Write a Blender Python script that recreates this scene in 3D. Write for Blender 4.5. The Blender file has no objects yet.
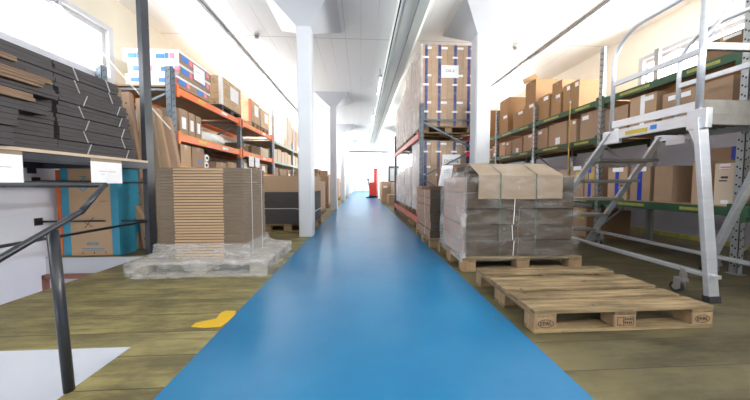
import bpy, bmesh, math, random
from mathutils import Matrix, Vector
random.seed(7)
C = bpy.context.scene.collection
PI = math.pi
H_CAM = .93

# ------------------------------------------------------------------ materials
def new_mat(name):
    m = bpy.data.materials.new(name); m.use_nodes = True
    nt = m.node_tree; nt.nodes.clear()
    out = nt.nodes.new('ShaderNodeOutputMaterial')
    b = nt.nodes.new('ShaderNodeBsdfPrincipled')
    nt.links.new(b.outputs[0], out.inputs[0])
    return m, nt, b, out
def nd(nt, t, **k):
    n = nt.nodes.new(t)
    for a, v in k.items(): setattr(n, a, v)
    return n
def lk(nt, a, b): nt.links.new(a, b)
def mth(nt, op, a, b=None, c=None):
    n = nd(nt, 'ShaderNodeMath', operation=op)
    for i, v in enumerate((a, b, c)):
        if v is None: continue
        if isinstance(v, (int, float)): n.inputs[i].default_value = v
        else: lk(nt, v, n.inputs[i])
    return n.outputs[0]
def mixc(nt, f, a, b):
    n = nd(nt, 'ShaderNodeMix', data_type='RGBA')
    for s, v in ((n.inputs[0], f), (n.inputs[6], a), (n.inputs[7], b)):
        if isinstance(v, (int, float)): s.default_value = v
        elif isinstance(v, tuple): s.default_value = (*v, 1)
        else: lk(nt, v, s)
    return n.outputs[2]
def ocoord(nt, scale=(1, 1, 1), rnd=True):
    tc = nd(nt, 'ShaderNodeTexCoord'); mp = nd(nt, 'ShaderNodeMapping')
    mp.inputs['Scale'].default_value = scale
    lk(nt, tc.outputs['Object'], mp.inputs[0])
    if rnd:
        oi = nd(nt, 'ShaderNodeObjectInfo')
        cb = nd(nt, 'ShaderNodeCombineXYZ')
        v = mth(nt, 'MULTIPLY', oi.outputs['Random'], 37.)
        for i in range(3): lk(nt, v, cb.inputs[i])
        lk(nt, cb.outputs[0], mp.inputs['Location'])
    return mp.outputs[0]
def noise(nt, vec, s, det=4, rough=.6):
    n = nd(nt, 'ShaderNodeTexNoise'); n.inputs['Scale'].default_value = s
    n.inputs['Detail'].default_value = det; n.inputs['Roughness'].default_value = rough
    lk(nt, vec, n.inputs['Vector']); return n.outputs[0]
def ramp(nt, f, a, b):
    n = nd(nt, 'ShaderNodeMapRange'); n.inputs[1].default_value = a; n.inputs[2].default_value = b
    lk(nt, f, n.inputs[0]); return n.outputs[0]
def bump(nt, b, h, strength=.3, dist=.01):
    n = nd(nt, 'ShaderNodeBump'); n.inputs['Strength'].default_value = strength
    n.inputs['Distance'].default_value = dist
    lk(nt, h, n.inputs['Height']); lk(nt, n.outputs[0], b.inputs['Normal'])

def mottled(name, c1, c2, scale=6, rough=.6, metal=0, stretch=(1, 1, 1), lo=.3, hi=.7, bmp=0):
    m, nt, b, o = new_mat(name)
    v = ocoord(nt, stretch); n = noise(nt, v, scale)
    lk(nt, mixc(nt, ramp(nt, n, lo, hi), c1, c2), b.inputs['Base Color'])
    b.inputs['Roughness'].default_value = rough; b.inputs['Metallic'].default_value = metal
    if bmp: bump(nt, b, n, bmp, .004)
    return m
def cardboard(name, c, dark=.8):
    m, nt, b, o = new_mat(name)
    v = ocoord(nt); n = noise(nt, v, 3); n2 = noise(nt, ocoord(nt, (4, 4, 60)), 3)
    oi = nd(nt, 'ShaderNodeObjectInfo')
    f = mth(nt, 'ADD', mth(nt, 'MULTIPLY', n, .5), mth(nt, 'MULTIPLY', oi.outputs['Random'], .5))
    col = mixc(nt, f, c, tuple(x*dark for x in c))
    col = mixc(nt, mth(nt, 'MULTIPLY', ramp(nt, n2, .4, .8), .25), col, tuple(x*.7 for x in c))
    lk(nt, col, b.inputs['Base Color']); b.inputs['Roughness'].default_value = .85
    return m
def sheets(name, c1, c2, pitch=.008):
    # corrugated board stacked flat: fine horizontal layers
    m, nt, b, o = new_mat(name)
    tc = nd(nt, 'ShaderNodeTexCoord'); sp = nd(nt, 'ShaderNodeSeparateXYZ')
    lk(nt, tc.outputs['Object'], sp.inputs[0])
    wob = noise(nt, ocoord(nt, (1, 1, 1)), 5)
    z = mth(nt, 'ADD', sp.outputs[2], mth(nt, 'MULTIPLY', wob, .006))
    s = mth(nt, 'SINE', mth(nt, 'MULTIPLY', z, 2*PI/pitch))
    n = noise(nt, ocoord(nt, (3, 3, 70)), 2)
    f = mth(nt, 'ADD', mth(nt, 'MULTIPLY', ramp(nt, s, -1, 1), .35), mth(nt, 'MULTIPLY', ramp(nt, n, .3, .7), .65))
    lk(nt, mixc(nt, f, c1, c2), b.inputs['Base Color'])
    b.inputs['Roughness'].default_value = .9
    bump(nt, b, s, .3, .003)
    return m
def wood(name, c1, c2, axis=0, scale=5):
    m, nt, b, o = new_mat(name)
    st = [10, 10, 10]; st[axis] = .8
    v = ocoord(nt, tuple(st)); n = noise(nt, v, scale*.5, 6, .65)
    n2 = noise(nt, ocoord(nt, (2, 2, 2)), 2)
    k = noise(nt, ocoord(nt, (1, 1, 1)), 9, 2)
    col = mixc(nt, ramp(nt, n, .35, .68), c1, c2)
    col = mixc(nt, mth(nt, 'MULTIPLY', ramp(nt, n2, .45, .75), .5), col, tuple(x*.55 for x in c2))
    col = mixc(nt, mth(nt, 'MULTIPLY', ramp(nt, k, .66, .74), .7), col, tuple(x*.3 for x in c2))
    lk(nt, col, b.inputs['Base Color']); b.inputs['Roughness'].default_value = .75
    bump(nt, b, n, .25, .003)
    return m
def plain(name, c, rough=.5, metal=0, spec=.5):
    return mottled(name, c, tuple(x*.88 for x in c), 8, rough, metal)
def emit(name, c, s):
    m = bpy.data.materials.new(name); m.use_nodes = True; nt = m.node_tree; nt.nodes.clear()
    o = nd(nt, 'ShaderNodeOutputMaterial'); e = nd(nt, 'ShaderNodeEmission')
    e.inputs[0].default_value = (*c, 1); e.inputs[1].default_value = s
    lk(nt, e.outputs[0], o.inputs[0]); return m
def film_mat(name, lo, hi, scale=5, tint=(.9, .91, .93), st=(1, 1, 1)):
    m, nt, b, o = new_mat(name)
    v = ocoord(nt, st); n = noise(nt, v, scale, 6, .7)
    b.inputs['Base Color'].default_value = (*tint, 1); b.inputs['Roughness'].default_value = .18
    b.inputs['Specular IOR Level'].default_value = .8
    t = nd(nt, 'ShaderNodeBsdfTransparent'); mx = nd(nt, 'ShaderNodeMixShader')
    f = mth(nt, 'ADD', mth(nt, 'MULTIPLY', ramp(nt, n, .45, .75), hi-lo), lo)
    lk(nt, f, mx.inputs[0]); lk(nt, t.outputs[0], mx.inputs[1]); lk(nt, b.outputs[0], mx.inputs[2])
    lk(nt, mx.outputs[0], o.inputs[0]); bump(nt, b, n, .5, .012)
    return m
def glass_mat(name):
    m, nt, b, o = new_mat(name)
    t = nd(nt, 'ShaderNodeBsdfTransparent'); mx = nd(nt, 'ShaderNodeMixShader')
    b.inputs['Roughness'].default_value = .05; b.inputs['Base Color'].default_value = (.8, .85, .85, 1)
    mx.inputs[0].default_value = .08
    lk(nt, t.outputs[0], mx.inputs[1]); lk(nt, b.outputs[0], mx.inputs[2]); lk(nt, mx.outputs[0], o.inputs[0])
    return m
def floor_mat():
    m, nt, b, o = new_mat('worn_yellow_planks')
    tc = nd(nt, 'ShaderNodeTexCoord'); sp = nd(nt, 'ShaderNodeSeparateXYZ'); lk(nt, tc.outputs['Object'], sp.inputs[0])
    v = mth(nt, 'DIVIDE', mth(nt, 'SUBTRACT', sp.outputs[1], .03), .23)
    fr = mth(nt, 'FRACT', v); idn = mth(nt, 'FLOOR', v)
    wn = nd(nt, 'ShaderNodeTexWhiteNoise', noise_dimensions='1D'); lk(nt, idn, wn.inputs['W'])
    seam = mth(nt, 'LESS_THAN', mth(nt, 'ABSOLUTE', mth(nt, 'SUBTRACT', fr, .5)), .491)   # 1 = board
    cb = nd(nt, 'ShaderNodeCombineXYZ')
    lk(nt, mth(nt, 'ADD', sp.outputs[0], mth(nt, 'MULTIPLY', wn.outputs[0], 9.)), cb.inputs[0]); lk(nt, sp.outputs[1], cb.inputs[1])
    mp = nd(nt, 'ShaderNodeMapping'); mp.inputs['Scale'].default_value = (1.2, 12, 1); lk(nt, cb.outputs[0], mp.inputs[0])
    g = noise(nt, mp.outputs[0], 2.2, 8, .7)
    mp2 = nd(nt, 'ShaderNodeMapping'); mp2.inputs['Scale'].default_value = (1, 2.6, 1); lk(nt, cb.outputs[0], mp2.inputs[0])
    big = noise(nt, mp2.outputs[0], 1.6, 7, .68)
    col = mixc(nt, ramp(nt, big, .40, .60), FL1, FL2)
    col = mixc(nt, mth(nt, 'MULTIPLY', ramp(nt, g, .45, .65), .7), col, FL3)
    col = mixc(nt, mth(nt, 'MULTIPLY', wn.outputs[0], .3), col, FL4)
    east = ramp(nt, mth(nt, 'ADD', sp.outputs[0], mth(nt, 'MULTIPLY', big, 1.5)), .9, 2.2)   # right boards browner and more worn, darkened further to paint in shade
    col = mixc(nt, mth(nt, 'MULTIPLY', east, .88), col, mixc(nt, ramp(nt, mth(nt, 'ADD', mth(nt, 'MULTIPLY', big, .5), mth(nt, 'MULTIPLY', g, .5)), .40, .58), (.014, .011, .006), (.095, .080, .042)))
    col = mixc(nt, seam, (.018, .014, .007), col)
    lk(nt, col, b.inputs['Base Color']); b.inputs['Roughness'].default_value = .5
    bump(nt, b, mth(nt, 'ADD', mth(nt, 'MULTIPLY', g, .15), seam), .35, .004)
    return m
FL1 = (.13, .11, .045); FL2 = (.37, .31, .12); FL3 = (.085, .068, .038); FL4 = (.20, .18, .10)
def ceiling_mat():
    m, nt, b, o = new_mat('white_painted_ceiling_boards')
    tc = nd(nt, 'ShaderNodeTexCoord'); sp = nd(nt, 'ShaderNodeSeparateXYZ'); lk(nt, tc.outputs['Object'], sp.inputs[0])
    fx = mth(nt, 'FRACT', mth(nt, 'DIVIDE', sp.outputs[0], .31)); fy = mth(nt, 'FRACT', mth(nt, 'DIVIDE', mth(nt, 'SUBTRACT', sp.outputs[1], .9), 4.55))
    a = mth(nt, 'LESS_THAN', fx, .03); c = mth(nt, 'LESS_THAN', fy, .005)
    n = noise(nt, ocoord(nt, (6, .4, 1)), 1.5, 2)
    a2 = mth(nt, 'MULTIPLY', a, ramp(nt, n, .4, .62))
    l = mth(nt, 'MAXIMUM', mth(nt, 'MULTIPLY', a2, .5), mth(nt, 'MULTIPLY', c, .5))
    lk(nt, mixc(nt, l, (.90, .90, .885), (.34, .33, .32)), b.inputs['Base Color'])
    b.inputs['Roughness'].default_value = .55
    return m
M = dict(
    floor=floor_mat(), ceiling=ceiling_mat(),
    blue=mottled('blue_floor_paint', (.006, .145, .33), (.022, .195, .39), 1.6, .28, stretch=(1, 1, 1)),
    cream=mottled('cream_plaster', (.86, .81, .70), (.82, .77, .66), 2, .8),
    white=mottled('white_plaster', (.82, .84, .90), (.77, .79, .86), 1.5, .7),
    stairwhite=mottled('stairwell_white_paint', (.58, .60, .64), (.53, .55, .60), 1.5, .7), lavender=mottled('pale_lavender_white', (.84, .86, .96), (.78, .80, .91), 1.5, .7), greywall=mottled('shaded_lavender_paint', (.36, .36, .43), (.30, .30, .36), 1.5, .7),
    colwhite=mottled('white_column_paint', (.60, .62, .66), (.57, .59, .64), 2, .45),
    frame=plain('white_window_frame', (.52, .53, .58), .4),
    glass=glass_mat('window_glass'),
    duct=mottled('pale_grey_green_paint', (.80, .86, .82), (.75, .81, .78), 2, .5),
    card=cardboard('brown_cardboard', (.38, .25, .165)), card2=cardboard('tan_cardboard', (.47, .315, .20)),
    card3=cardboard('dark_cardboard', (.20, .115, .06)), cardpale=cardboard('pale_cardboard', (.62, .5, .38)),
    cardwhite=cardboard('white_printed_board', (.82, .81, .80), .95),
    kraft=cardboard('kraft_sheet', (.33, .25, .18)),
    edge=sheets('grey_board_edges', (.15, .115, .083), (.27, .21, .155)),
    edgebrown=sheets('brown_board_edges', (.42, .28, .17), (.56, .39, .25), .012),
    edgedark=sheets('dark_board_edges', (.045, .041, .044), (.09, .082, .085)),
    edgemid=sheets('wrapped_board_edges', (.052, .040, .029), (.105, .080, .060), .010),
    edgepink=sheets('pinkish_board_edges', (.27, .17, .125), (.38, .25, .19), .010),
    fold=plain('dark_gap', (.06, .04, .028), .9),
    wood=wood('pallet_wood', (.36, .26, .135), (.085, .055, .028), 0), woody=wood('pallet_wood_cross', (.30, .21, .115), (.12, .08, .04), 1),
    woodgrey=wood('grey_pallet_wood', (.42, .38, .32), (.28, .24, .2), 0), woodblk=wood('black_pallet_wood', (.05, .05, .05), (.025, .025, .025), 0),
    woodend=wood('block_wood', (.36, .235, .13), (.24, .155, .08), 2),
    ply=wood('plywood', (.62, .44, .27), (.50, .33, .19), 0), chip=wood('chipboard', (.45, .28, .14), (.36, .22, .11), 1),
    orange=mottled('orange_powder_coat', (.85, .19, .04), (.72, .15, .03), 3, .45),
    redor=mottled('faded_red_beam', (.62, .13, .07), (.52, .11, .07), 3, .45),
    bluegrey=mottled('blue_grey_upright', (.14, .175, .21), (.09, .12, .15), 3, .45),
    galv=mottled('galvanised_steel', (.42, .44, .46), (.32, .34, .36), 9, .35, .6),
    hole=plain('hole_shadow', (.02, .02, .025), .8),
    green=mottled('green_beam', (.028, .085, .04), (.02, .062, .032), 4, .45), palegreen=mottled('pale_green_beam', (.36, .45, .37), (.3, .38, .32), 4, .5),
    yellow=mottled('yellow_sticker', (.62, .45, .05), (.5, .38, .05), 6, .5),
    yellowold=mottled('worn_yellow_sticker', (.42, .36, .06), (.2, .24, .06), 14, .5),
    yellowpaint=mottled('yellow_floor_paint', (.75, .47, .02), (.62, .38, .02), 5, .5),
    black=mottled('black_paint', (.018, .02, .026), (.03, .033, .04), 5, .3),
    blacksh=mottled('black_shelf_steel', (.028, .033, .042), (.05, .056, .07), 4, .35),
    alu=mottled('brushed_aluminium', (.64, .67, .73), (.55, .58, .64), 4, .3, .6, stretch=(1, 1, 8)),
    tread=mottled('ribbed_tread', (.25, .24, .22), (.18, .17, .16), 8, .5, .4),
    rubber=plain('black_rubber', (.02, .02, .022), .6), steel=plain('zinc_steel', (.5, .5, .52), .35, .8),
    paper=plain('white_paper', (.86, .87, .9), .7), ink=plain('grey_ink', (.3, .32, .38), .8), inkdark=plain('dark_ink', (.05, .04, .04), .8),
    tapeblue=plain('dark_blue_tape', (.045, .05, .2), .35), tapeb=plain('bright_blue_tape', (.01, .04, .42), .35), tape=plain('brown_tape', (.38, .24, .13), .3),
    strapw=plain('white_strap', (.72, .72, .72), .4), strapg=plain('green_strap', (.04, .1, .07), .4), cord=plain('cream_rod', (.8, .74, .62), .5),
    cyan=plain('light_blue_print', (.04, .30, .46), .5), tanprint=cardboard('tan_printed_board', (.58, .40, .24)), orangepr=plain('orange_board', (.72, .16, .04), .5),
    logoblue=plain('logo_blue', (.04, .22, .68), .5), logopink=plain('logo_pink', (.85, .25, .33), .5),
    red=mottled('red_truck_paint', (.62, .035, .02), (.5, .03, .02), 3, .35), redcap=plain('red_cap', (.7, .03, .04), .5),
    door=plain('pale_door', (.72, .8, .76), .5), brownred=plain('brown_red_paint', (.3, .12, .09), .5),
    film=film_mat('stretch_film', .0, .24, 5, st=(1, 1, 3)), filmside=film_mat('window_lit_stretch_film', .16, .55, 6, (.92, .9, .9)), edgetan=sheets('tan_brown_board_edges', (.13, .08, .052), (.27, .18, .12), .012), cardo=cardboard('orange_brown_cardboard', (.37, .215, .105)), mustard=plain('mustard_pole', (.42, .25, .05), .5), creamleft=mottled('darkened_cream_plaster', (.66, .61, .50), (.62, .57, .46), 2, .8), filmw=film_mat('milky_stretch_film', .42, .8, 4, (.95, .90, .89)), filmh=film_mat('clear_stretch_film', .2, .6, 6, st=(1, 1, 4)),
    bag=mottled('white_plastic_bag', (.8, .79, .77), (.65, .64, .62), 6, .4), tube=emit('fluorescent_tube', (1, .97, .93), 5.0),
)

# ------------------------------------------------------------------ mesh building
class MB:
    def __init__(s): s.bm = bmesh.new(); s.mats = []; s.bev = []
    def mi(s, m):
        if m not in s.mats: s.mats.append(m)
        return s.mats.index(m)
    def box(s, x0, x1, y0, y1, z0, z1, m, mx=None):
        k = s.mi(m)
        P = [Vector((x, y, z)) for x in (x0, x1) for y in (y0, y1) for z in (z0, z1)]
        if mx is not None: P = [mx @ p for p in P]
        v = [s.bm.verts.new(p) for p in P]
        for f in ((0, 1, 3, 2), (4, 6, 7, 5), (0, 4, 5, 1), (2, 3, 7, 6), (0, 2, 6, 4), (1, 5, 7, 3)):
            s.bm.faces.new([v[i] for i in f]).material_index = k
        return s
    def bar(s, a, b, w, d, m, up=(0, 0, 1)):
        a = Vector(a); b = Vector(b); z = (b-a); L = z.length; z.normalize()
        u = Vector(up)
        if abs(u.dot(z)) > .98: u = Vector((0, 1, 0))
        x = u.cross(z).normalized(); y = z.cross(x)
        mx = Matrix.Translation(a) @ Matrix((x, y, z)).transposed().to_4x4()
        return s.box(-w/2, w/2, -d/2, d/2, 0, L, m, mx)
    def tube(s, pts, r, m, n=10):
        k = s.mi(m); pts = [Vector(p) for p in pts]; rings = []
        u = None
        for i, p in enumerate(pts):
            t = ((pts[min(i+1, len(pts)-1)]-p).normalized() + (p-pts[max(i-1, 0)]).normalized()).normalized()
            if u is None:
                u = Vector((0, 0, 1)) if abs(t.z) < .9 else Vector((1, 0, 0))
            x = (u - t*u.dot(t)).normalized(); u = x; y = t.cross(x)
            rings.append([s.bm.verts.new(p + (x*math.cos(2*PI*j/n) + y*math.sin(2*PI*j/n))*r) for j in range(n)])
        for A, B in zip(rings, rings[1:]):
            for j in range(n):
                f = s.bm.faces.new((A[j], A[(j+1) % n], B[(j+1) % n], B[j])); f.material_index = k; f.smooth = True
        for R in (rings[0][::-1], rings[-1]): s.bm.faces.new(R).material_index = k
        return s
    def poly(s, pts, m):
        s.bm.faces.new([s.bm.verts.new(p) for p in pts]).material_index = s.mi(m); return s
    def prism(s, pts, h0, h1, m, axis=2):
        k = s.mi(m)
        def q(p, h):
            return Vector((p[0], p[1], h)) if axis == 2 else (Vector((h, p[0], p[1])) if axis == 0 else Vector((p[0], h, p[1])))
        A = [s.bm.verts.new(q(p, h0)) for p in pts]; B = [s.bm.verts.new(q(p, h1)) for p in pts]; n = len(pts)
        for i in range(n): s.bm.faces.new((A[i], A[(i+1) % n], B[(i+1) % n], B[i])).material_index = k
        s.bm.faces.new(A[::-1]).material_index = k; s.bm.faces.new(B).material_index = k
        return s
    def grid(s, f, nu, nv, m, closed=False, smooth=True):
        k = s.mi(m); V = [[s.bm.verts.new(f(i/(nu if closed else nu-1), j/(nv-1))) for j in range(nv)] for i in range(nu)]
        for i in range(nu if closed else nu-1):
            for j in range(nv-1):
                fc = s.bm.faces.new((V[i][j], V[(i+1) % nu][j], V[(i+1) % nu][j+1], V[i][j+1])); fc.material_index = k; fc.smooth = smooth
        return s
    def build(s, name, parent=None, loc=(0, 0, 0), bevel=0, solid=0, fixn=True):
        if fixn: bmesh.ops.recalc_face_normals(s.bm, faces=s.bm.faces)
        me = bpy.data.meshes.new(name); s.bm.to_mesh(me); s.bm.free()
        for m in s.mats: me.materials.append(M[m])
        o = bpy.data.objects.new(name, me); C.objects.link(o); o.location = loc
        if parent: o.parent = parent
        if bevel:
            b = o.modifiers.new('b', 'BEVEL'); b.width = bevel; b.segments = 2; b.limit_method = 'ANGLE'
        if solid:
            b = o.modifiers.new('s', 'SOLIDIFY'); b.thickness = solid
        return o
def tag(o, label, cat, group=None, kind=None):
    if label: o['label'] = label
    if cat: o['category'] = cat
    if group: o['group'] = group
    if kind: o['kind'] = kind
    return o
def thing(name, label, cat, loc=(0, 0, 0), rz=0, group=None):
    o = bpy.data.objects.new(name, None); C.objects.link(o); o.location = loc; o.rotation_euler = (0, 0, rz)
    o.empty_display_size = .1
    return tag(o, label, cat, group)
def struct(mb, name, **k):
    o = mb.build(name, **k); o['kind'] = 'structure'; return o
def dup(o, loc=None, rz=None, label=None, group=None, parent=None):
    r = o.copy(); C.objects.link(r)
    if parent: r.parent = parent
    if loc is not None: r.location = loc
    if rz is not None: r.rotation_euler = (0, 0, rz)
    if label: r['label'] = label
    if group: r['group'] = group
    for ch in list(o.children): dup(ch, parent=r)
    return r
def text(name, body, size, m, parent, loc, rot, label=None):
    c = bpy.data.curves.new(name, 'FONT'); c.body = body; c.size = size; c.align_x = 'CENTER'; c.align_y = 'CENTER'; c.extrude = .0006
    t = bpy.data.objects.new(name, c); C.objects.link(t)
    bpy.context.view_layer.update()
    me = bpy.data.meshes.new_from_object(t.evaluated_get(bpy.context.evaluated_depsgraph_get()))
    bpy.data.objects.remove(t)
    me.materials.clear(); me.materials.append(M[m])
    o = bpy.data.objects.new(name, me); C.objects.link(o); o.parent = parent; o.location = loc; o.rotation_euler = rot
    if label: o['label'] = label
    return o
FRONT = (PI/2, 0, 0)          # text faces -Y
AISLE_R = (PI/2, 0, -PI/2)    # text faces -X (things on the right)
AISLE_L = (PI/2, 0, PI/2)     # text faces +X (things on the left)

# ------------------------------------------------------------------ the room
XL, XR, ZC = -3.97, 5.43, 3.91
YB, YF = -3.2, 34.0
mb = MB()
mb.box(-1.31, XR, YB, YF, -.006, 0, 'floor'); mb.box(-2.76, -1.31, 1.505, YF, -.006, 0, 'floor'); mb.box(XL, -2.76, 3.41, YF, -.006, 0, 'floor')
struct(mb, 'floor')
struct(MB().box(-.895, 1.0, YB, YF, 0, .002, 'blue'), 'floor', loc=(0, 0, 0))
mb = MB()   # painted white sides of the stair opening
mb.box(-2.76, -1.31, 1.505, 1.7, -2.6, -.006, 'stairwhite'); mb.box(-1.31, -1.1, YB, 1.7, -2.6, -.006, 'stairwhite')
mb.box(-2.76, -2.6, 1.7, 3.41, -2.6, -.006, 'stairwhite'); mb.box(XL, -2.6, 3.41, 3.6, -2.6, -.006, 'stairwhite')
struct(mb, 'wall_stairwell')
struct(MB().box(XL, -1.2, YB, 3.5, -2.7, -2.6, 'stairwhite'), 'floor')
struct(MB().box(XL, -3.93, 3.36, 3.41, -.5, -.22, 'brownred').box(XL+.01, -2.8, 3.36, 3.41, -.26, -.21, 'brownred'), 'trim_3')
struct(MB().box(XL-.2, XR+.2, YB, YF, ZC, ZC+.2, 'ceiling'), 'ceiling')

def side_wall(name, x0, x1, wins, m, zb, zt, zlow=0):
    mb = MB(); y = YB
    mb.box(x0, x1, YB, YF, zlow, zb, m); mb.box(x0, x1, YB, YF, zt, ZC, m)
    for a, b in wins:
        if a > y: mb.box(x0, x1, y, a, zb, zt, m)
        y = b
    mb.box(x0, x1, y, YF, zb, zt, m)
    struct(mb, name)
WL = [(-2.6, 4.35), (5.9, 9.6), (10.5, 14.2), (15, 19), (20.5, 29)]
WR = [(-2.6, 4.75), (8.2, 12), (13, 17), (18, 29)]
side_wall('wall_left', XL-.25, XL, WL, 'creamleft', 2.56, 3.32, -2.6)  # cream darkened on this wall to hold back the window glare
side_wall('wall_right', XR, XR+.25, WR, 'cream', 2.55, 3.28)
# lower part of both side walls: left whitewashed, right greyed to paint in rack shade
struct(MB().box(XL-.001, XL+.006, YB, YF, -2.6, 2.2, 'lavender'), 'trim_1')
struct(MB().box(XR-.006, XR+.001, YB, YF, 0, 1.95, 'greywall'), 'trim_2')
wn = 0
for wins, xa, sgn in ((WL, XL, 1), (WR, XR, -1)):
    zb, zt = (2.56, 3.32) if sgn > 0 else (2.55, 3.28)
    for a, b in wins:
        wn += 1
        root = thing('window_%d' % wn, None, None, (xa, a, zb)); root['kind'] = 'structure'
        L = b-a; h = zt-zb; n = max(1, round(L/2.35)); mb = MB()
        q0, q1 = (-.11, -.03) if sgn > 0 else (.03, .11)
        mb.box(q0, q1, 0, L, 0, .07, 'frame').box(q0, q1, 0, L, h-.07, h, 'frame')
        for i in range(n+1):
            yy = L*i/n; mb.box(q0, q1, max(0, yy-.05), min(L, yy+.05), .07, h-.07, 'frame')
        mb.build('window_frame', root, bevel=.006)
        MB().box((q0+q1)/2-.004, (q0+q1)/2+.004, .05, L-.05, .06, h-.06, 'glass').build('pane', root)
        s0, s1 = (-.2, .09) if sgn > 0 else (-.09, .2)
        MB().box(s0, s1, -.04, L+.04, -.07, 0, 'frame').box(s0, s1*.6 if sgn > 0 else s1, -.06, L+.06, -.13, -.075, 'frame').build('sill', root, bevel=.006)
        g0, g1 = (0, .03) if sgn > 0 else (-.03, 0)
        MB().box(g0, g1, -.08, L+.08, h, h+.07, 'frame').box(g0, g1, -.08, 0, 0, h, 'frame').box(g0, g1, L, L+.08, 0, h, 'frame').build('casing', root, bevel=.006)
struct(MB().box(XR-.02, XR, YB, YF, 0, .07, 'yellowold'), 'baseboard_right')
# partition with wide opening, and the far end wall
mb = MB(); mb.box(XL, -1.05, 20, 20.2, 0, ZC, 'white').box(2.12, XR, 20, 20.2, 0, ZC, 'white').box(-1.05, 2.12, 20, 20.2, 3.36, ZC, 'white')
struct(mb, 'wall_partition')
struct(MB().box(-1.1, 2.15, 19.93, 20.0, 3.33, 3.41, 'hole'), 'trim_4')
struct(MB().box(XL, XR, YF, YF+.2, 0, ZC, 'white'), 'wall_far')
mb = MB(); mb.box(XL, -.78, 29.9, 30.1, 0, ZC, 'white').box(1.3, XR, 29.9, 30.1, 0, ZC, 'white').box(-.78, 1.3, 29.9, 30.1, 2.4, ZC, 'white')
struct(mb, 'wall_end')
d = thing('door_1', None, None, (.26, 30.0, 0)); d['kind'] = 'structure'
MB().box(-1.0, -.02, -.03, .03, .02, 2.36, 'door').box(.02, 1.0, -.03, .03, .02, 2.36, 'door').build('leaf', d, bevel=.01)
MB().box(-1.08, -1.0, -.12, .0, 0, 2.44, 'galv').box(1.0, 1.08, -.12, .0, 0, 2.44, 'galv').box(-1.08, 1.08, -.12, .0, 2.37, 2.44, 'galv').build('frame', d)
MB().box(-.12, -.09, -.09, -.03, .95, 1.15, 'steel').build('handle', d)
# rear wall behind the viewer; unseen openings sized to let in fill light
mb = MB()
for a, b in ((XL, -3.2), (-.3, .3), (4.6, XR)): mb.box(a, b, YB-.2, YB, 0, 3.4, 'cream')
mb.box(XL, XR, YB-.2, YB, 3.4, ZC, 'cream').box(XL, XR, YB-.2, YB, 0, 2.3, 'cream').box(XL, XR, YB-.2, YB, -2.6, -.03, 'white')
struct(mb, 'wall_back')

# ceiling beam and service lines
mb = MB(); mb.prism([(.60, ZC), (.60, 3.64), (.66, 3.6), (1.02, 3.6), (1.1, 3.72), (1.1, ZC)], YB, 17.5, 'duct', axis=1)
struct(mb, 'trim_5', bevel=.004)
tag(MB().box(.84, .86, YB, 17.4, 3.585, 3.6, 'galv').build('cable_duct'), 'pale metal edge strip running under the long ceiling beam', 'cable duct')
tag(MB().tube([(.585, YB, 3.6), (.585, 17, 3.6)], .012, 'hole', 6).build('cable'), 'black cable running along the left side of the ceiling beam', 'cable')
tag(MB().box(-2.64, -2.6, -1, 15, ZC-.035, ZC-.001, 'galv').box(-2.627, -2.613, -1, 15, ZC-.038, ZC-.035, 'hole').build('lighting_track'), 'long dark lighting track on the ceiling left of the aisle', 'track')
tag(MB().box(3.99, 4.03, -1, 15, ZC-.035, ZC-.001, 'galv').box(4.003, 4.017, -1, 15, ZC-.038, ZC-.035, 'hole').build('lighting_track'), 'long dark lighting track on the ceiling above the green rack', 'track')
for k, (x, y, w) in enumerate(((-2.08, 5.4, 'left of the first pillar'), (3.35, 5.55, 'right of the pillar beside the pallet rack'))):
    t = thing('smoke_detector', 'small round white smoke detector on the ceiling ' + w, 'smoke detector', (x, y, ZC), 0, 'smoke detectors')
    MB().tube([(0, 0, -.0), (0, 0, -.03)], .055, 'frame', 16).build('base', t)
    MB().tube([(0, 0, -.03), (0, 0, -.07)], .035, 'tread', 16).build('sensor', t)
L = ['nearest', 'second', 'third', 'fourth', 'fifth', 'sixth', 'seventh', 'eighth', 'ninth', 'tenth', 'eleventh', 'twelfth']
for k, y in enumerate((6.6, 10.2, 13.8)):
    t = thing('fluorescent_lamp', 'fluorescent batten lamp under the ceiling beam, %s from the viewer' % L[k], 'lamp', (.5, y, 3.62), 0, 'batten lamps along the beam')
    MB().box(-.045, .045, 0, 1.3, .0, .06, 'frame').build('housing', t, bevel=.005)
    MB().tube([(0, .04, -.015), (0, 1.26, -.015)], .014, 'tube', 8).build('tube', t)
    MB().box(-.012, .012, .2, .23, .06, .29, 'steel').box(-.012, .012, 1.05, 1.08, .06, .29, 'steel').build('hanger', t)

# pillars with flared heads
def column(n, x, y, w, cw):
    mb = MB(); h = w/2; c = cw/2; z0 = 3.58
    ch = .02
    sec = [(-h+ch, -h), (h-ch, -h), (h, -h+ch), (h, h-ch), (h-ch, h), (-h+ch, h), (-h, h-ch), (-h, -h+ch)]
    mb.prism(sec, 0, z0, 'colwhite')
    k = mb.mi('colwhite'); A = [mb.bm.verts.new((a*h, b*h, z0)) for a, b in ((-1, -1), (1, -1), (1, 1), (-1, 1))]
    B = [mb.bm.verts.new((a*c, b*c*1.08, ZC)) for a, b in ((-1, -1), (1, -1), (1, 1), (-1, 1))]
    for i in range(4): mb.bm.faces.new((A[i], A[(i+1) % 4], B[(i+1) % 4], B[i]))
    o = mb.build('trim_%d' % n, loc=(x, y, 0)); o['kind'] = 'structure'
n = 6
for k in range(6):
    column(n, -.965, 4.63+4.55*k, .24, 1.16); n += 1
    if k != 3: column(n, 2.2, 4.70+4.6*k, .27, 1.06); n += 1

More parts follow.
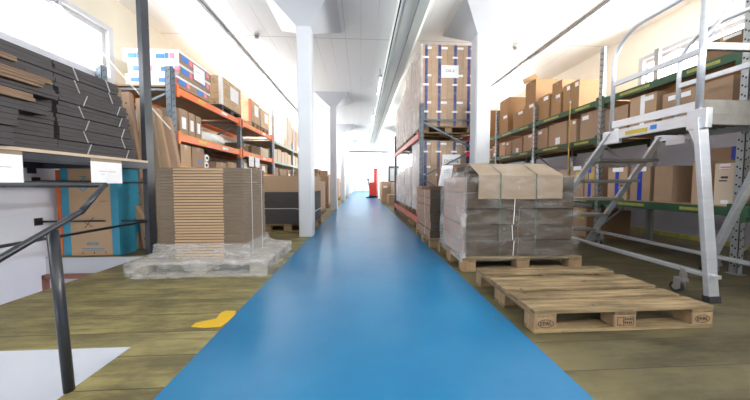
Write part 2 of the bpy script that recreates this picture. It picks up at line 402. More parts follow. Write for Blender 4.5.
# ------------------------------------------------------------------ pallets
def pallet(loc, rz, label, group=None, L=1.2, W=.8, mats=('wood', 'woody', 'woodend'), mark=False):
    t = thing('wooden_pallet', label, 'pallet', loc, rz, group)
    a, b, c = mats; w = [.145, .10, .145, .10, .145]
    ys = [0, .1775, .3275, .4775, .655]; f = W/.8
    for y, q in zip(ys, w):
        MB().box(0, L, y*f, (y+q)*f, .122, .144, a).build('top_board', t, bevel=.003)
    for x in (0, L/2-.0725, L-.145):
        MB().box(x, x+.145, .001, W-.001, .1, .122, b).build('cross_board', t, bevel=.003)
    for y, q in ((0, .1), (W/2-.0725, .145), (W-.1, .1)):
        MB().box(0, L, y, y+q, 0, .022, a).build('bottom_board', t, bevel=.003)
        for x in (0, L/2-.0725, L-.145):
            MB().box(x, x+.145, y+.001, y+q-.001, .022, .1, c).build('block', t, bevel=.004)
    return t
def load_pallet(loc, rz, label, group, L=1.2, W=.8, mats=('wood', 'woody', 'woodend')):
    return pallet(loc, rz, label, group, L, W, mats)

ep = pallet((1.066, 1.495, 0), .004, 'empty worn wooden pallet with oval stamp lying on the floor in front', None)
blocks = [c for c in ep.children if c.name.startswith('block')]
def oval(cx, mk):
    mb = MB(); N = 24
    for i in range(N):
        a0, a1 = 2*PI*i/N, 2*PI*(i+1)/N
        mb.poly([(cx+.052*math.cos(a0), 0, .061+.027*math.sin(a0)), (cx+.052*math.cos(a1), 0, .061+.027*math.sin(a1)),
                 (cx+.047*math.cos(a1), 0, .061+.023*math.sin(a1)), (cx+.047*math.cos(a0), 0, .061+.023*math.sin(a0))], 'inkdark')
    o = mb.build('stamp_oval', blocks[mk], loc=(0, -.0012, 0)); return o
oval(.075, 0); text('stamp_lettering', 'EPAL', .036, 'inkdark', blocks[0], (.075, -.0015, .061), FRONT)
oval(1.125, 2); text('stamp_lettering', 'EPAL', .036, 'inkdark', blocks[2], (1.125, -.0015, .061), FRONT)
mb = MB()
for a, b, c, d_ in ((.545, .655, .086, .089), (.545, .655, .034, .037), (.545, .548, .034, .089), (.652, .655, .034, .089), (.585, .588, .034, .089)):
    mb.box(a, b, -.0016, -.0003, c, d_, 'inkdark')
for i in range(5): mb.box(.595+.011*i, .601+.011*i, -.0016, -.0003, .068, .08, 'inkdark')
for i in range(4): mb.box(.595+.013*i, .603+.013*i, -.0016, -.0003, .045, .058, 'inkdark')
mb.build('stamp_frame', blocks[1])

# ------------------------------------------------------------------ cartons
def carton(x0, x1, y0, y1, z0, z1, label, group=None, m='card', stick=None, tape='tape', side=-1, vtape=None, open_flap=False, name='cardboard_box', cat='box'):
    """side: -1 label on the -X face, +1 on the +X face, 0 on the -Y face."""
    t = thing(name, label, cat, ((x0+x1)/2, (y0+y1)/2, z0), 0, group)
    w, d_, h = (x1-x0)/2, (y1-y0)/2, z1-z0
    mb = MB(); mb.box(-w, w, -d_, d_, 0, h-.004, m)
    g = .002
    if d_ >= w: mb.box(-w, -g, -d_, d_, h-.004, h, m).box(g, w, -d_, d_, h-.004, h, m)
    else: mb.box(-w, w, -d_, -g, h-.004, h, m).box(-w, w, g, d_, h-.004, h, m)
    mb.build('body', t, bevel=.003)
    if open_flap:
        MB().bar((-w+.002, 0, h), (-w-.05, 0, h+.11), d_*1.9, .004, m, up=(0, 1, 0)).build('flap', t)
    if tape:
        mb = MB(); q = .025
        if d_ >= w: mb.box(-q, q, -d_-.001, d_+.001, h, h+.001, tape).box(-q, q, -d_-.0012, -d_, h-.07, h, tape).box(-q, q, d_, d_+.0012, h-.07, h, tape)
        else: mb.box(-w-.001, w+.001, -q, q, h, h+.001, tape).box(-w-.0012, -w, -q, q, h-.07, h, tape).box(w, w+.0012, -q, q, h-.07, h, tape)
        mb.build('tape', t)
    if vtape:
        q = .028; mb = MB()
        if side == 0: mb.box(-q, q, -d_-.002, -d_-.0003, 0, h, vtape)
        else:
            xx = side*w; mb.box(min(xx, xx+side*.002), max(xx, xx+side*.002), -q, q, 0, h, vtape)
        mb.build('tape_band', t)
    if stick:
        u0, u1, v0, v1 = stick; mb = MB()      # fractions of the face
        if side == 0: mb.box(-w+2*w*u0, -w+2*w*u1, -d_-.003, -d_-.0004, h*v0, h*v1, 'paper')
        else:
            xx = side*w; a = -d_+2*d_*u0; b = -d_+2*d_*u1
            mb.box(min(xx, xx+side*.003), max(xx, xx+side*.003), a, b, h*v0, h*v1, 'paper')
        mb.build('paper_label', t)
    return t

# ------------------------------------------------------------------ flat box stack on pallet, left of aisle
pallet((-2.262, 2.62, 0), 0, 'greyish wooden pallet under the tall stack of flat boxes left of the aisle', None, 1.28, .86, ('woodgrey', 'woodgrey', 'woodgrey'))
def flat_sheet(w, d_, mid0, mid1):
    mb = MB()
    for z0, z1 in ((0.001, .013), (.0155, .0275)):
        mb.box(0, mid0, .006, d_, z0, z1, 'edge').box(mid1, w, .006, d_, z0, z1, 'edge')
    mb.box(mid0, mid1, 0, d_, .001, .0225, 'edgebrown').box(mid0, mid1, .012, d_, .0225, .0275, 'fold')
    mb.box(.01, w-.01, .03, d_-.01, .013, .0155, 'fold')
    return mb
sh0 = flat_sheet(.86, .6, .17, .66).build('flattened_box', loc=(-2.085, 2.735, .145)); N = 32
tag(sh0, 'flattened cardboard box lying in the tall neat stack on a pallet left of the aisle', 'flat box', 'flat boxes stacked left of the aisle')
for i in range(1, N):
    o = sh0.copy(); C.objects.link(o)
    o.location = (-2.085+random.uniform(-.004, .004), 2.735+random.uniform(-.004, .004), .145+i*.0296)
zt = .145+N*.0296
for y, w in ((2.92, 'near'), (3.2, 'far')):
    tag(MB().box(-2.12, -1.213, y, y+.008, zt+.002, zt+.004, 'strapw').box(-1.213, -1.211, y, y+.008, .145, zt+.004, 'strapw').build('binding_strap'),
        'thin white strap down the aisle side of the tall flat box stack, %s one' % w, 'strap', 'straps round the tall stack')
def skirt(name, x0, x1, y0, y1, sx0, sx1, sy0, sy1, zs, m, label, seed=0, amp=.018, group=None, left=None):
    rnd = random.Random(seed); from mathutils import noise as mn
    nv = len(zs)
    def f(u, v):
        j = round(v*(nv-1)); z, k = zs[j]
        X0 = x0+(sx0-x0)*k; X1 = x1+(sx1-x1)*k; Y0 = y0+(sy0-y0)*k; Y1 = y1+(sy1-y1)*k
        s = u*4; i = int(s) % 4; q = s-int(s)
        p = ((X0+(X1-X0)*q, Y0), (X1, Y0+(Y1-Y0)*q), (X1-(X1-X0)*q, Y1), (X0, Y1-(Y1-Y0)*q))[i]
        n = mn.noise(Vector((p[0]*6+seed, p[1]*6, z*7)))+.5*mn.noise(Vector((p[0]*17+seed, p[1]*17, z*19)))
        c = Vector(((X0+X1)/2, (Y0+Y1)/2)); dd = (Vector(p)-c).normalized()
        a = amp*(n+.55)
        return (p[0]+dd.x*a, p[1]+dd.y*a, max(.001, z+amp*.4*n*(1 if j else 0)))
    mb = MB().grid(f, 112, nv, m, closed=True)
    if left:  # milkier film on left faces stands in for window reflection
        k = mb.mi(left); mb.bm.faces.ensure_lookup_table()
        for fc in mb.bm.faces:
            if fc.calc_center_median().x < x0+.03: fc.material_index = k
    return tag(mb.build(name, fixn=False), label, 'plastic film', group)
skirt('plastic_film', -2.30, -.95, 2.585, 3.52, -2.11, -1.20, 2.71, 3.36, [(.0, 0), (.04, 0), (.08, 0), (.12, 0), (.155, 0), (.17, .3), (.19, .7), (.23, .95), (.28, 1), (.31, 1)], 'filmh',
      'crumpled clear plastic film round the foot of the tall flat box stack', 3, .010)

# ------------------------------------------------------------------ wrapped load, right of aisle
pallet((1.062, 2.61, 0), .015, 'wooden pallet under the film-wrapped load of flat boxes right of the aisle', None, 1.33, .84)
rows = 5; z0 = .146; hh = (1.0-z0)/rows
grp = 'bundles in the wrapped load'
for r in range(rows):
    for c_ in range(2):
        w = .605; x = 1.09+c_*.612+random.uniform(-.008, .008); y = 2.665+random.uniform(-.006, .006)
        t = thing('cardboard_bundle', 'grey-brown bundle of flat boxes under film, %s half, %s layer from the floor' % (('left', 'right')[c_], L[r].replace('nearest', 'bottom')), 'bundle', (x, y, z0+r*hh), 0, grp)
        MB().box(0, w, 0, .66, .004, hh-.004, 'edgemid').box(-.0015, 0, .0, .66, .004, hh-.004, 'edgepink').build('board_edges', t, bevel=.006)  # paler skin on the left face paints in light from the aisle
        if c_ == 0 and r in (0, 1, 2, 3): MB().bar((w*.90, -.004, .004), (w*.90+.01*random.choice((-1, 1)), -.004, hh-.004), .007, .002, 'strapw', up=(0, 1, 0)).build('strap', t)
tag(MB().box(0, .92, 0, .4, 0, .14, 'edgemid').build('cardboard_bundle', loc=(1.24, 2.9, 1.0), bevel=.008), 'thin bundle of boards on top of the wrapped load, under the kraft sheet', 'bundle')
prof = [(2.645, .765), (2.642, .9), (2.645, 1.015), (2.66, 1.03), (2.78, 1.09), (2.9, 1.15), (3.0, 1.165), (3.31, 1.17)]
def cov(u, v):
    i = v*(len(prof)-1); j = min(int(i), len(prof)-2); q = i-j
    y = prof[j][0]*(1-q)+prof[j+1][0]*q; z = prof[j][1]*(1-q)+prof[j+1][1]*q
    return (1.245+.905*u+.02*(1-v)*(u-.5), y, z+.004*math.sin(u*9))
tag(MB().grid(cov, 12, 8, 'kraft', smooth=False).build('kraft_sheet', solid=.005), 'tan kraft cardboard sheet folded over the top of the wrapped load', 'cardboard sheet')
for x, w in ((1.47, 'left'), (1.86, 'right')):
    pts = [(x, 2.63, .15), (x, 2.63, .8), (x, 2.632, 1.03), (x, 2.78, 1.103), (x, 2.9, 1.166), (x, 3.32, 1.186)]
    mb = MB()
    for a, b in zip(pts, pts[1:]): mb.bar(a, b, .010, .002, 'strapg', up=(0, 1, 0) if abs(a[1]-b[1]) < .01 else (0, 0, 1))
    tag(mb.build('binding_strap'), 'dark green strap over the wrapped load, %s of two' % w, 'strap', 'green straps on the wrapped load')
skirt('plastic_film', 1.06, 2.34, 2.622, 3.36, 1.15, 2.24, 2.73, 3.33, [(.10, 0), (.16, 0), (.24, 0), (.34, 0), (.44, 0), (.54, 0), (.64, 0), (.74, 0), (.84, 0), (.93, 0), (1.0, .05), (1.06, .5), (1.13, 1)], 'film',
      'clear stretch film wrapped round the load of flat boxes right of the aisle', 11, .014, left='filmside')
t = thing('paper_sheet', 'white paper sheet fixed to the far left corner of the wrapped load', 'paper', (1.02, 3.36, .9))
MB().poly([(0, 0, 0), (.16, 0, -.01), (.20, .0, .27), (.05, 0, .27)], 'paper').build('sheet', t, solid=.002)
MB().box(.07, .15, -.004, -.002, .2, .206, 'ink').box(.07, .14, -.004, -.002, .17, .176, 'ink').build('print', t)

# ------------------------------------------------------------------ smaller load behind it
pallet((.975, 3.56, 0), 0, 'pallet under the pinkish brown bundles between the wrapped load and the rack', None, 1.0, .95)
h2 = (.84-.146)/6
for r in range(6):
    j = random.uniform(-.012, .012)
    t = thing('cardboard_bundle', 'pinkish brown bundle in front of the pallet rack, %s layer from the floor' % L[r].replace('nearest', 'bottom'), 'bundle', (.985+j, 3.6+j, .146+r*h2), 0, 'bundles in front of the pallet rack')
    MB().box(0, .8, 0, .86, .003, h2-.003, 'edgemid').box(-.0015, 0, 0, .86, .003, h2-.003, 'edgepink').build('board_edges', t, bevel=.006)  # left face lightened in colour as if lit, front kept dark
    MB().box(-.004, -.002, .3, .308, .0, h2, 'strapw').build('strap', t)
tag(MB().box(0, .86, 0, .45, 0, .028, 'card3').box(.02, .84, .005, .44, -.02, 0, 'card3').build('box_lid', loc=(.97, 3.62, .862), bevel=.003), 'dark brown flat lid on the pinkish brown bundles', 'lid')
tag(MB().box(0, .82, 0, .42, 0, .04, 'edgepink').build('cardboard_bundle', loc=(.98, 4.1, .845), bevel=.004), 'thin pinkish bundle at the back behind the dark brown lid', 'bundle')
carton(1.22, 1.72, 3.72, 4.06, .892, 1.21, 'dark brown box standing behind the white paper sheet', None, 'card3', None)

# ------------------------------------------------------------------ central pallet rack
def upright(name, parent, x, y, h, m, w=.09, d_=.07, holes=True, base=True, face=-1, pitch=.1, z0=0):
    mb = MB(); t_ = .006
    mb.box(x-w/2, x+w/2, y-d_/2, y-d_/2+t_, z0, h, m).box(x-w/2, x-w/2+t_, y-d_/2, y+d_/2, z0, h, m).box(x+w/2-t_, x+w/2, y-d_/2, y+d_/2, z0, h, m)
    if holes:
        z = z0+.08
        while z < h-.04:
            xx = x+face*w/2
            mb.box(min(xx, xx+face*.002), max(xx, xx+face*.002), y-.014, y-.002, z, z+.018, 'hole').box(min(xx, xx+face*.002), max(xx, xx+face*.002), y+.008, y+.02, z+.02, z+.038, 'hole')
            mb.box(x-.018, x-.006, y-d_/2-.002, y-d_/2, z, z+.018, 'hole').box(x+.008, x+.02, y-d_/2-.002, y-d_/2, z+.02, z+.038, 'hole')
            z += pitch
    if base: mb.box(x-w*.8, x+w*.8, y-d_*.8, y+d_*.8, z0, z0+.006, m)
    return mb.build(name, parent)
rk = thing('pallet_rack', 'tall pallet rack with red beams and blue-grey frames right of the blue aisle', 'rack', (0, 0, 0))
X0, X1 = 1.16, 2.2
for y in (4.93, 8.62):
    for x, fc in ((X0, -1), (X1, 1)): upright('upright', rk, x, y, 2.45 if y < 6 else 2.5, 'bluegrey', .07, .09, face=fc)
    mb = MB()
    mb.bar((X0, y, 2.15), (X1, y, 2.15), .03, .03, 'bluegrey')
    mb.build('brace', rk)
    for a, b in ((2.12, 1.60), (1.05, 1.58), (1.02, .5), (.15, .48)):
        MB().bar((X0, y, a), (X1, y, b), .035, .03, 'bluegrey').build('brace', rk)
for x in (X0-.02, X1+.02):
    for z in (.15, 1.80):
        MB().box(x-.03, x+.03, 4.98, 8.57, z, z+.11, 'redor').box(x-.034, x+.034, 4.975, 4.985, z-.04, z+.14, 'redor').box(x-.034, x+.034, 8.565, 8.575, z-.04, z+.14, 'redor').build('beam', rk, bevel=.004)
MB().box(2.03, 2.12, 4.86, 4.9, 1.45, 1.54, 'redcap').build('red_guard', rk)
def rack_load(y0, yw, zb, ht, label, kind):
    pallet((X0+.02, y0, zb), 0, 'pallet under %s' % label, 'pallets in the red pallet rack', 1.08, yw)
    z = zb+.146
    if kind == 'cia':
        rh = ht/3; xs = [0, .205, .52, .835, 1.06]
        for r in range(3):
            for c_ in range(4):
                x = X0+.008+xs[c_]; x2 = X0+.004+xs[c_+1]
                t = carton(x, x2, y0+.01, y0+yw/2-.002, z+r*rh, z+(r+1)*rh-.003, 'blue-taped carton in %s, %s row, %s column' % (label, ('bottom', 'middle', 'top')[r], ('left', 'second', 'third', 'right')[c_]),
                       'blue taped cartons in the pallet rack', 'card2', (.62, 1.0, .84, .92), 'tape', 0, 'tapeblue')
                MB().box(-.06, .05, -yw/4+.001, -yw/4+.004, rh*.5, rh*.57, 'paper').build('paper_label', t)
            carton(X0+.008, X0+1.064, y0+yw/2+.002, y0+yw-.01, z+r*rh, z+(r+1)*rh-.003, 'long carton at the back of %s, %s row' % (label, ('bottom', 'middle', 'top')[r]), 'rear cartons in the pallet rack', 'card2', None)
    else:
        n = kind; rh = ht/n
        for r in range(n):
            for c_ in range(2):
                y = y0+.01+c_*(yw-.02)/2
                carton(X0+.02, X1-.1, y, y+(yw-.02)/2-.004, z+r*rh, z+(r+1)*rh-.003, 'wrapped carton in %s, %s layer, %s half' % (label, ('bottom', 'second', 'third', 'fourth')[r], ('near', 'far')[c_]), 'film wrapped cartons in the pallet rack', 'card2', None)
    a = z; b = z+ht
    skirt('plastic_film', X0, X0+1.075, y0-.004, y0+yw+.004, X0, X0+1.075, y0-.004, y0+yw+.004, [(a-.03, 0), (a+ht*.2, 0), (a+ht*.4, 0), (a+ht*.6, 0), (a+ht*.8, 0), (b, 0), (b+.01, .1)],
          'film' if kind == 'cia' else 'filmw', 'stretch film round %s' % label, int(y0*10), .004, 'films in the pallet rack', left='filmw')
rack_load(5.02, .82, 1.91, 1.56, 'the nearest upper rack load', 'cia')
rack_load(5.02, .82, .262, 1.36, 'the nearest lower rack load', 'cia')
rack_load(5.95, .84, 1.91, 1.62, 'the second upper rack load', 3)
rack_load(6.88, .8, 1.91, 1.35, 'the third upper rack load', 3)
rack_load(7.76, .76, 1.91, 1.25, 'the last upper rack load', 2)
rack_load(5.95, .84, .262, .92, 'the second lower rack load', 2)
rack_load(6.88, .8, .262, .86, 'the third lower rack load', 2)
rack_load(7.76, .76, .262, .8, 'the last lower rack load', 2)
for y, w in ((5.1, 'nearest'), (6.05, 'second'), (7.0, 'third'), (7.7, 'farthest')):
    pallet((X0-.03, y, .0), 0, 'empty pallet on the floor under the lower rack beam, %s one' % w, 'pallets on the floor under the rack', 1.0, .6 if y == 7.7 else .8)
def sign(x, y, z, w, h, l1, l2, label):
    t = thing('paper_sign', label, 'sign', (x, y, z))
    MB().box(0, w, -.002, 0, 0, h, 'paper').build('sheet', t)
    text('lettering', l1, h*.30, 'inkdark', t, (w/2, -.003, h*.55), FRONT)
    if l2: text('lettering', l2, h*.16, 'ink', t, (w/2, -.003, h*.2), FRONT)
sign(1.56, 5.008, 2.98, .34, .24, 'CIA-2', None, 'white sheet lettered CIA-2 on the upper blue taped cartons')
sign(1.60, 5.008, 1.20, .36, .30, 'DHTH6', None, 'white sheet with faint lettering on the lower blue taped cartons behind the brace')

# ------------------------------------------------------------------ black shelving over the stair opening
sf = thing('steel_shelf', 'black steel shelving over the stair opening by the left windows', 'shelf', (0, 0, 0))
XS = -2.8
MB().box(XS-.03, XS+.03, 3.50, 3.62, .0, ZC-.02, 'blacksh').box(XS-.05, XS+.05, 3.48, 3.64, 0, .01, 'blacksh').build('upright', sf, bevel=.004)
MB().box(XS-.02, XS+.03, -.6, 3.5, 1.115, 1.195, 'blacksh').box(XS+.03, XS+.036, -.6, 3.5, 1.13, 1.18, 'blacksh').build('beam', sf, bevel=.003)
MB().box(XL+.01, XL+.05, -.6, 3.5, 1.115, 1.195, 'blacksh').box(XL+.04, XS, 3.4, 3.45, 1.115, 1.195, 'blacksh').build('beam', sf)
MB().box(XL+.01, XS+.02, -.6, 3.5, 1.197, 1.222, 'chip').build('shelf_board', sf)
MB().box(XS+.02, XS+.045, -.6, 3.5, 1.195, 1.222, 'cardpale').build('edge_strip', sf)
for z in (1.10, ):
    MB().box(XL+.006, XL+.02, 3.28, 3.36, z-.05, z+.02, 'black').build('wall_bracket', sf)
for y0_, y1_, z_, w in ((2.79, 3.13, .93, 'right'), (1.92, 2.26, .93, 'left')):
    t = thing('paper_sheet', 'white printed paper sheet hanging from the black shelf edge, %s one' % w, 'paper', (XS+.04, y0_, z_), 0, 'papers on the black shelf')
    hgt = .23
    MB().box(.0, .003, 0, y1_-y0_, 0, hgt, 'paper').build('sheet', t)
    MB().box(.0, .0035, 0, y1_-y0_, hgt, hgt+.03, 'kraft').build('holder', t)
    MB().box(.003, .004, .08, .16, hgt*.55, hgt*.57, 'ink').box(.003, .004, .18, .27, hgt*.55, hgt*.57, 'ink').box(.003, .004, .1, .14, hgt*.42, hgt*.44, 'ink').build('print', t)
# bundles on it: stacked in columns; a cut corner at the far end
def bundle(x0, x1, y0, y1, z0, h, label, group, m='edgedark', straps=(.35, .8), tilt=0):
    t = thing('cardboard_bundle', label, 'bundle', ((x0+x1)/2, (y0+y1)/2, z0), tilt, group)
    w, d_ = (x1-x0)/2, (y1-y0)/2
    mb = MB(); n = max(2, int(h/.04)); 
    for i in range(n):
        j = random.uniform(-.004, .004)
        mb.box(-w+j, w+j, -d_+j*2, d_+j*2, .002+i*(h-.006)/n, .002+(i+1)*(h-.006)/n-.0015, m)
    mb.build('board_edges', t, bevel=.002)
    for s in straps:
        y = -d_+2*d_*s
        MB().bar((w+.006, y, 0), (w+.006, y+.045*random.choice((-1, 1)), h*.95), .009, .002, 'strapw', up=(0, 1, 0)).build('strap', t)
    return t
nl = 7; hb = .122; cols = [(2.59, 3.43), (1.71, 2.57), (.8, 1.69)]
names = ['far', 'middle', 'near']
for ci, (a, b) in enumerate(cols):
    for r in range(nl):
        ins = random.uniform(-.02, .02)
        sh = max(0, r-4)*.04 if ci == 0 else 0
        if ci == 1 and r > 1: ins += .0
        x1 = XS-.03+(.0 if ci < 2 else .0)+ins*.6
        y1 = b-r*.035 if ci == 0 else b+ins*.4
        pr = 0
        bundle(XL+.12, x1, a+ins*.3, y1, 1.224+r*hb, hb, 'dark strapped bundle on the black shelf, %s column, %s layer up' % (names[ci], L[r].replace('nearest', 'bottom')), 'strapped bundles on the black shelf',
               'edgedark', (.3, .82) if ci == 0 else (.45,))
for r, (z_, h_, m_, x_, y_) in enumerate(((1.224, .15, 'edgedark', -2.69, 2.16), (1.376, .14, 'edgedark', -2.7, 2.2), (1.518, .08, 'edgedark', -2.71, 2.42), (1.60, .07, 'edgetan', -2.68, 2.30), (1.672, .06, 'edgedark', -2.72, 2.5), (1.734, .055, 'edgetan', -2.67, 2.36), (1.791, .05, 'edgetan', -2.69, 2.44), (1.843, .04, 'edgedark', -2.72, 2.3), (1.885, .05, 'edgetan', -2.7, 2.22))):
    bundle(-3.25, x_, 1.35, y_, z_, h_, '%s bundle leaning out at the near end of the black shelf, %s layer up' % ('pale brown' if m_ == 'edgetan' else 'dark', L[r].replace('nearest', 'bottom')), 'bundles at the near end of the black shelf', m_, (), random.uniform(-.03, .03))

# guard rails round the stair opening
g = thing('guard_rail', 'thin black guard rail along the stair opening under the black shelf', 'railing', (0, 0, 0))
MB().tube([(XS, -.6, .94), (XS, 3.5, .94)], .012, 'black').build('top_rail', g)
MB().tube([(XS, -.6, .45), (XS, 3.5, .435)], .014, 'black').build('middle_rail', g)
MB().tube([(XS+.0, -.55, -.02), (XS+.0, -.55, .94)], .02, 'black').build('post', g)
g = thing('guard_rail', 'black cross rail from the white wall to the tall black upright', 'railing', (0, 0, 0))
for z in (.46, .96):
    MB().tube([(XL+.006, 3.36, z), (XS-.03, 3.56, z-.02)], .012, 'black').build('rail', g)
    MB().box(XL+.006, XL+.014, 3.32, 3.40, z-.045, z+.045, 'black').build('wall_plate', g)
hr = thing('stair_handrail', 'black tubular handrail bending down beside the near stair opening', 'railing', (0, 0, 0))
MB().tube([(-1.31, .35, .33), (-1.31, 1.265, .795), (-1.31, 1.275, .80)], .0125, 'black', 14).tube([(-1.31, 1.268, .793), (-1.31, 1.39, .926)], .0125, 'black', 14).tube([(-1.30, 1.385, .922), (-2.70, 1.385, .922)], .0125, 'black', 14).build('rail', hr)
MB().tube([(-1.31, 1.185, 0), (-1.325, 1.17, .73)], .0185, 'black', 14).build('post', hr)
MB().tube([(-2.70, 1.385, .924), (-2.70, 1.385, 0), (-2.70, 1.51, -.02)], .0125, 'black', 14).build('post', hr)

# blue and tan tall cartons by the wall
def blue_carton(x0, x1, y0, y1, z1, label, txt=True):
    t = thing('tall_carton', label, 'box', ((x0+x1)/2, y0, 0), 0, None); w = (x1-x0)/2; d_ = y1-y0
    MB().box(-w, w, 0, d_, 0, z1, 'tanprint').build('body', t, bevel=.004)
    MB().box(-w-.001, -w+.09, -.0015, 0, 0, z1, 'cyan').box(w-.09, w+.001, -.0015, 0, 0, z1, 'cyan').box(w, w+.0015, 0, d_, 0, z1, 'cyan').build('blue_border', t)
    if txt:
        text('lettering', 'eme', .085, 'cyan', t, (.01, -.002, .16), FRONT)
        MB().box(-.13, .15, -.002, -.0005, .085, .095, 'cyan').box(-.1, .13, -.002, -.0005, .06, .066, 'cyan').build('print', t)
        text('lettering', 'NO', .13, 'cyan', t, (-.08, -.002, .93), (PI/2, PI/2, 0))
        mb = MB()
        for a in (-.12, .02, .16): mb.box(a, a+.008, -.002, -.0005, .02, .05, 'inkdark')
        mb.bar((-.08, -.0015, .36), (.04, -.0015, .5), .008, .001, 'inkdark', up=(0, 1, 0)).bar((-.1, -.0015, .45), (.02, -.0015, .37), .006, .001, 'inkdark', up=(0, 1, 0)).box(.12, .2, -.002, -.0005, .7, .706, 'inkdark')
        mb.build('scribble', t)
blue_carton(-3.80, -3.12, 3.47, 3.78, 1.12, 'tall tan carton with blue borders standing against the white wall')
tag(MB().box(0, .05, 0, .02, 0, 1.1, 'orangepr').build('orange_board', loc=(-3.87, 3.48, 0)), 'narrow orange board at the left edge of the blue bordered carton', 'board')
tag(MB().box(0, .16, 0, .12, 0, 1.0, 'card3').box(.02, .14, -.002, 0, .02, .98, 'card').build('tall_carton', loc=(-3.10, 3.80, 0), bevel=.004), 'narrow dark brown carton just right of the blue bordered carton', 'box')
# leaning cardboard profiles behind the tall black upright
def leaner(xb, yb, xt, yt, zt_, w, m, label, holes=True, name='cardboard_profile'):
    t = thing(name, label, 'board', (xb, yb, 0), 0, 'long boards leaning beside the rack')
    b = Vector((xt-xb, yt-yb, zt_))
    mb = MB().bar((0, 0, 0.02), b, w, .012, m, up=(0, 1, 0)); mb.bar(Vector((w/2, .03, 0.02)), b+Vector((w/2, .03, 0)), .012, .06, m, up=(0, 1, 0))
    if holes:
        for k in range(1, 14):
            p = b*(k/14); mb.box(p.x-.007, p.x+.007, p.y-.0135, p.y-.004, p.z-.01, p.z+.01, 'hole')
    mb.build('board', t)
leaner(-3.14, 3.72, -3.47, 3.86, 2.28, .10, 'card', 'leftmost leaning cardboard profile, behind the strapped bundles')
leaner(-3.00, 3.74, -3.33, 3.88, 2.22, .10, 'card', 'second leaning cardboard profile from the left, punched with holes')
leaner(-2.93, 3.80, -3.16, 3.92, 2.15, .13, 'card2', 'tan leaning board just left of the tall black upright')
leaner(-2.78, 3.78, -3.05, 3.9, 2.05, .12, 'kraft', 'tan leaning board just right of the tall black upright', False)
leaner(-2.60, 3.80, -2.98, 3.93, 2.0, .11, 'card2', 'longer tan board leaning right of the tall black upright', False)
leaner(-2.50, 3.86, -2.86, 3.96, 1.9, .10, 'card', 'rightmost leaning board, against the orange rack frame', False)
leaner(-2.83, 3.70, -3.32, 3.73, .92, .07, 'card2', 'short brown board slanting below the black shelf', False)

tag(MB().tube([(-3.93, 3.685, 3.27), (-2.60, 3.70, 1.67)], .010, 'cord', 8).build('window_rod'), 'thin cream rod slanting from the left window down to the orange rack', 'rod')
t = thing('window_opener', 'small grey window opener bracket at the top of the left window', 'bracket', (-3.96, 3.66, 3.28))
MB().box(0, .03, -.05, .05, -.03, .03, 'steel').build('plate', t); MB().tube([(.03, 0, 0), (.06, .02, -.02)], .008, 'steel').build('hook', t)

# ------------------------------------------------------------------ orange rack, left
lr = thing('pallet_rack', 'orange beamed pallet rack with blue-grey uprights on the left side', 'rack', (0, 0, 0))
LX, LXB = -2.85, -3.82
for y, h in ((4.08, 2.66), (6.25, 2.42), (8.42, 2.45)):
    upright('upright', lr, LX, y, h, 'bluegrey', .08, .09, face=1); upright('upright', lr, LXB, y, h, 'bluegrey', .08, .09, face=1)
    MB().bar((LX, y, 2.33), (LXB, y, 2.33), .03, .03, 'bluegrey').build('brace', lr)
    for a, b in ((2.3, 1.85), (1.3, 1.8), (1.25, .6), (.1, .55)):
        MB().bar((LX, y, a), (LXB, y, b), .03, .03, 'bluegrey').build('brace', lr)
for z, mt in ((2.42, 'orange'), (1.71, 'orange'), (1.2, 'orange')):
    for y0, y1 in ((4.13, 6.2), (6.3, 8.37)):
        for x in (LX+.02, LXB-.02):
            mb = MB().box(x-.025, x+.025, y0, y1, z-.12, z-.01, mt).box(x-.03, x+.045, y0-.005, y0+.05, z-.17, z+.03, mt).box(x-.03, x+.045, y1-.05, y1+.005, z-.17, z+.03, mt)
            mb.build('beam', lr, bevel=.004)
        for q in (.25, .62):
            yy = y0+(y1-y0)*q; mb = MB().box(LX+.045, LX+.048, yy, yy+.22, z-.085, z-.035, 'yellow' if q < .5 else 'paper')
            mb.build('sticker', lr)
        MB().box(LXB+.03, LX-.006, y0, y1, z-.025, z, 'chip').build('shelf_board', lr)
        if z < 2: MB().box(LX-.004, LX+.05, y0, y1, z-.01, z, 'yellow').build('edge_strip', lr)
def printed(x0, x1, y0, y1, z0, z1, label):
    t = thing('printed_carton', label, 'box', (x0, y0, z0), 0, 'white printed cartons on the orange rack'); w = x1-x0; d_ = y1-y0; h = z1-z0
    MB().box(0, w, 0, d_, 0, h-.012, 'cardwhite').box(-.004, w+.004, -.004, d_+.004, h-.035, h, 'cardwhite').build('body', t, bevel=.003)
    MB().box(w, w+.0012, 0, d_, 0, h-.036, 'card').build('brown_side', t)
    q = min(.08, h*.45); zz = h*.5-q/2
    for x in (.08, .48):
        MB().box(x, x+.12, -.0065, -.0045, zz, zz+q*.8, 'logoblue').box(x+.13, x+.18, -.0065, -.0045, zz, zz+q, 'logoblue').box(x+.2, x+.27, -.0065, -.0045, zz, zz+q, 'logopink').build('logo', t)
    for y in (.05, .5):
        MB().box(w+.0055, w+.007, y, y+.16, zz, zz+q, 'logoblue').box(w+.0055, w+.007, y+.18, y+.26, zz, zz+q, 'logopink').build('logo', t)
printed(-3.53, -2.80, 4.135, 5.0, 2.422, 2.58, 'white printed carton on the orange rack top, bottom of three')
printed(-3.50, -2.76, 4.145, 4.95, 2.582, 2.76, 'white printed carton on the orange rack top, middle of three')
printed(-3.56, -2.75, 4.135, 4.98, 2.762, 2.95, 'white printed carton on the orange rack top, topmost of three')
t = thing('paper_sheet', 'white paper sheet on the aisle side of the printed cartons', 'paper', (-2.735, 4.45, 2.64))
MB().box(0, .003, 0, .3, 0, .24, 'paper').build('sheet', t); MB().box(.003, .004, .05, .2, .15, .155, 'ink').build('print', t)
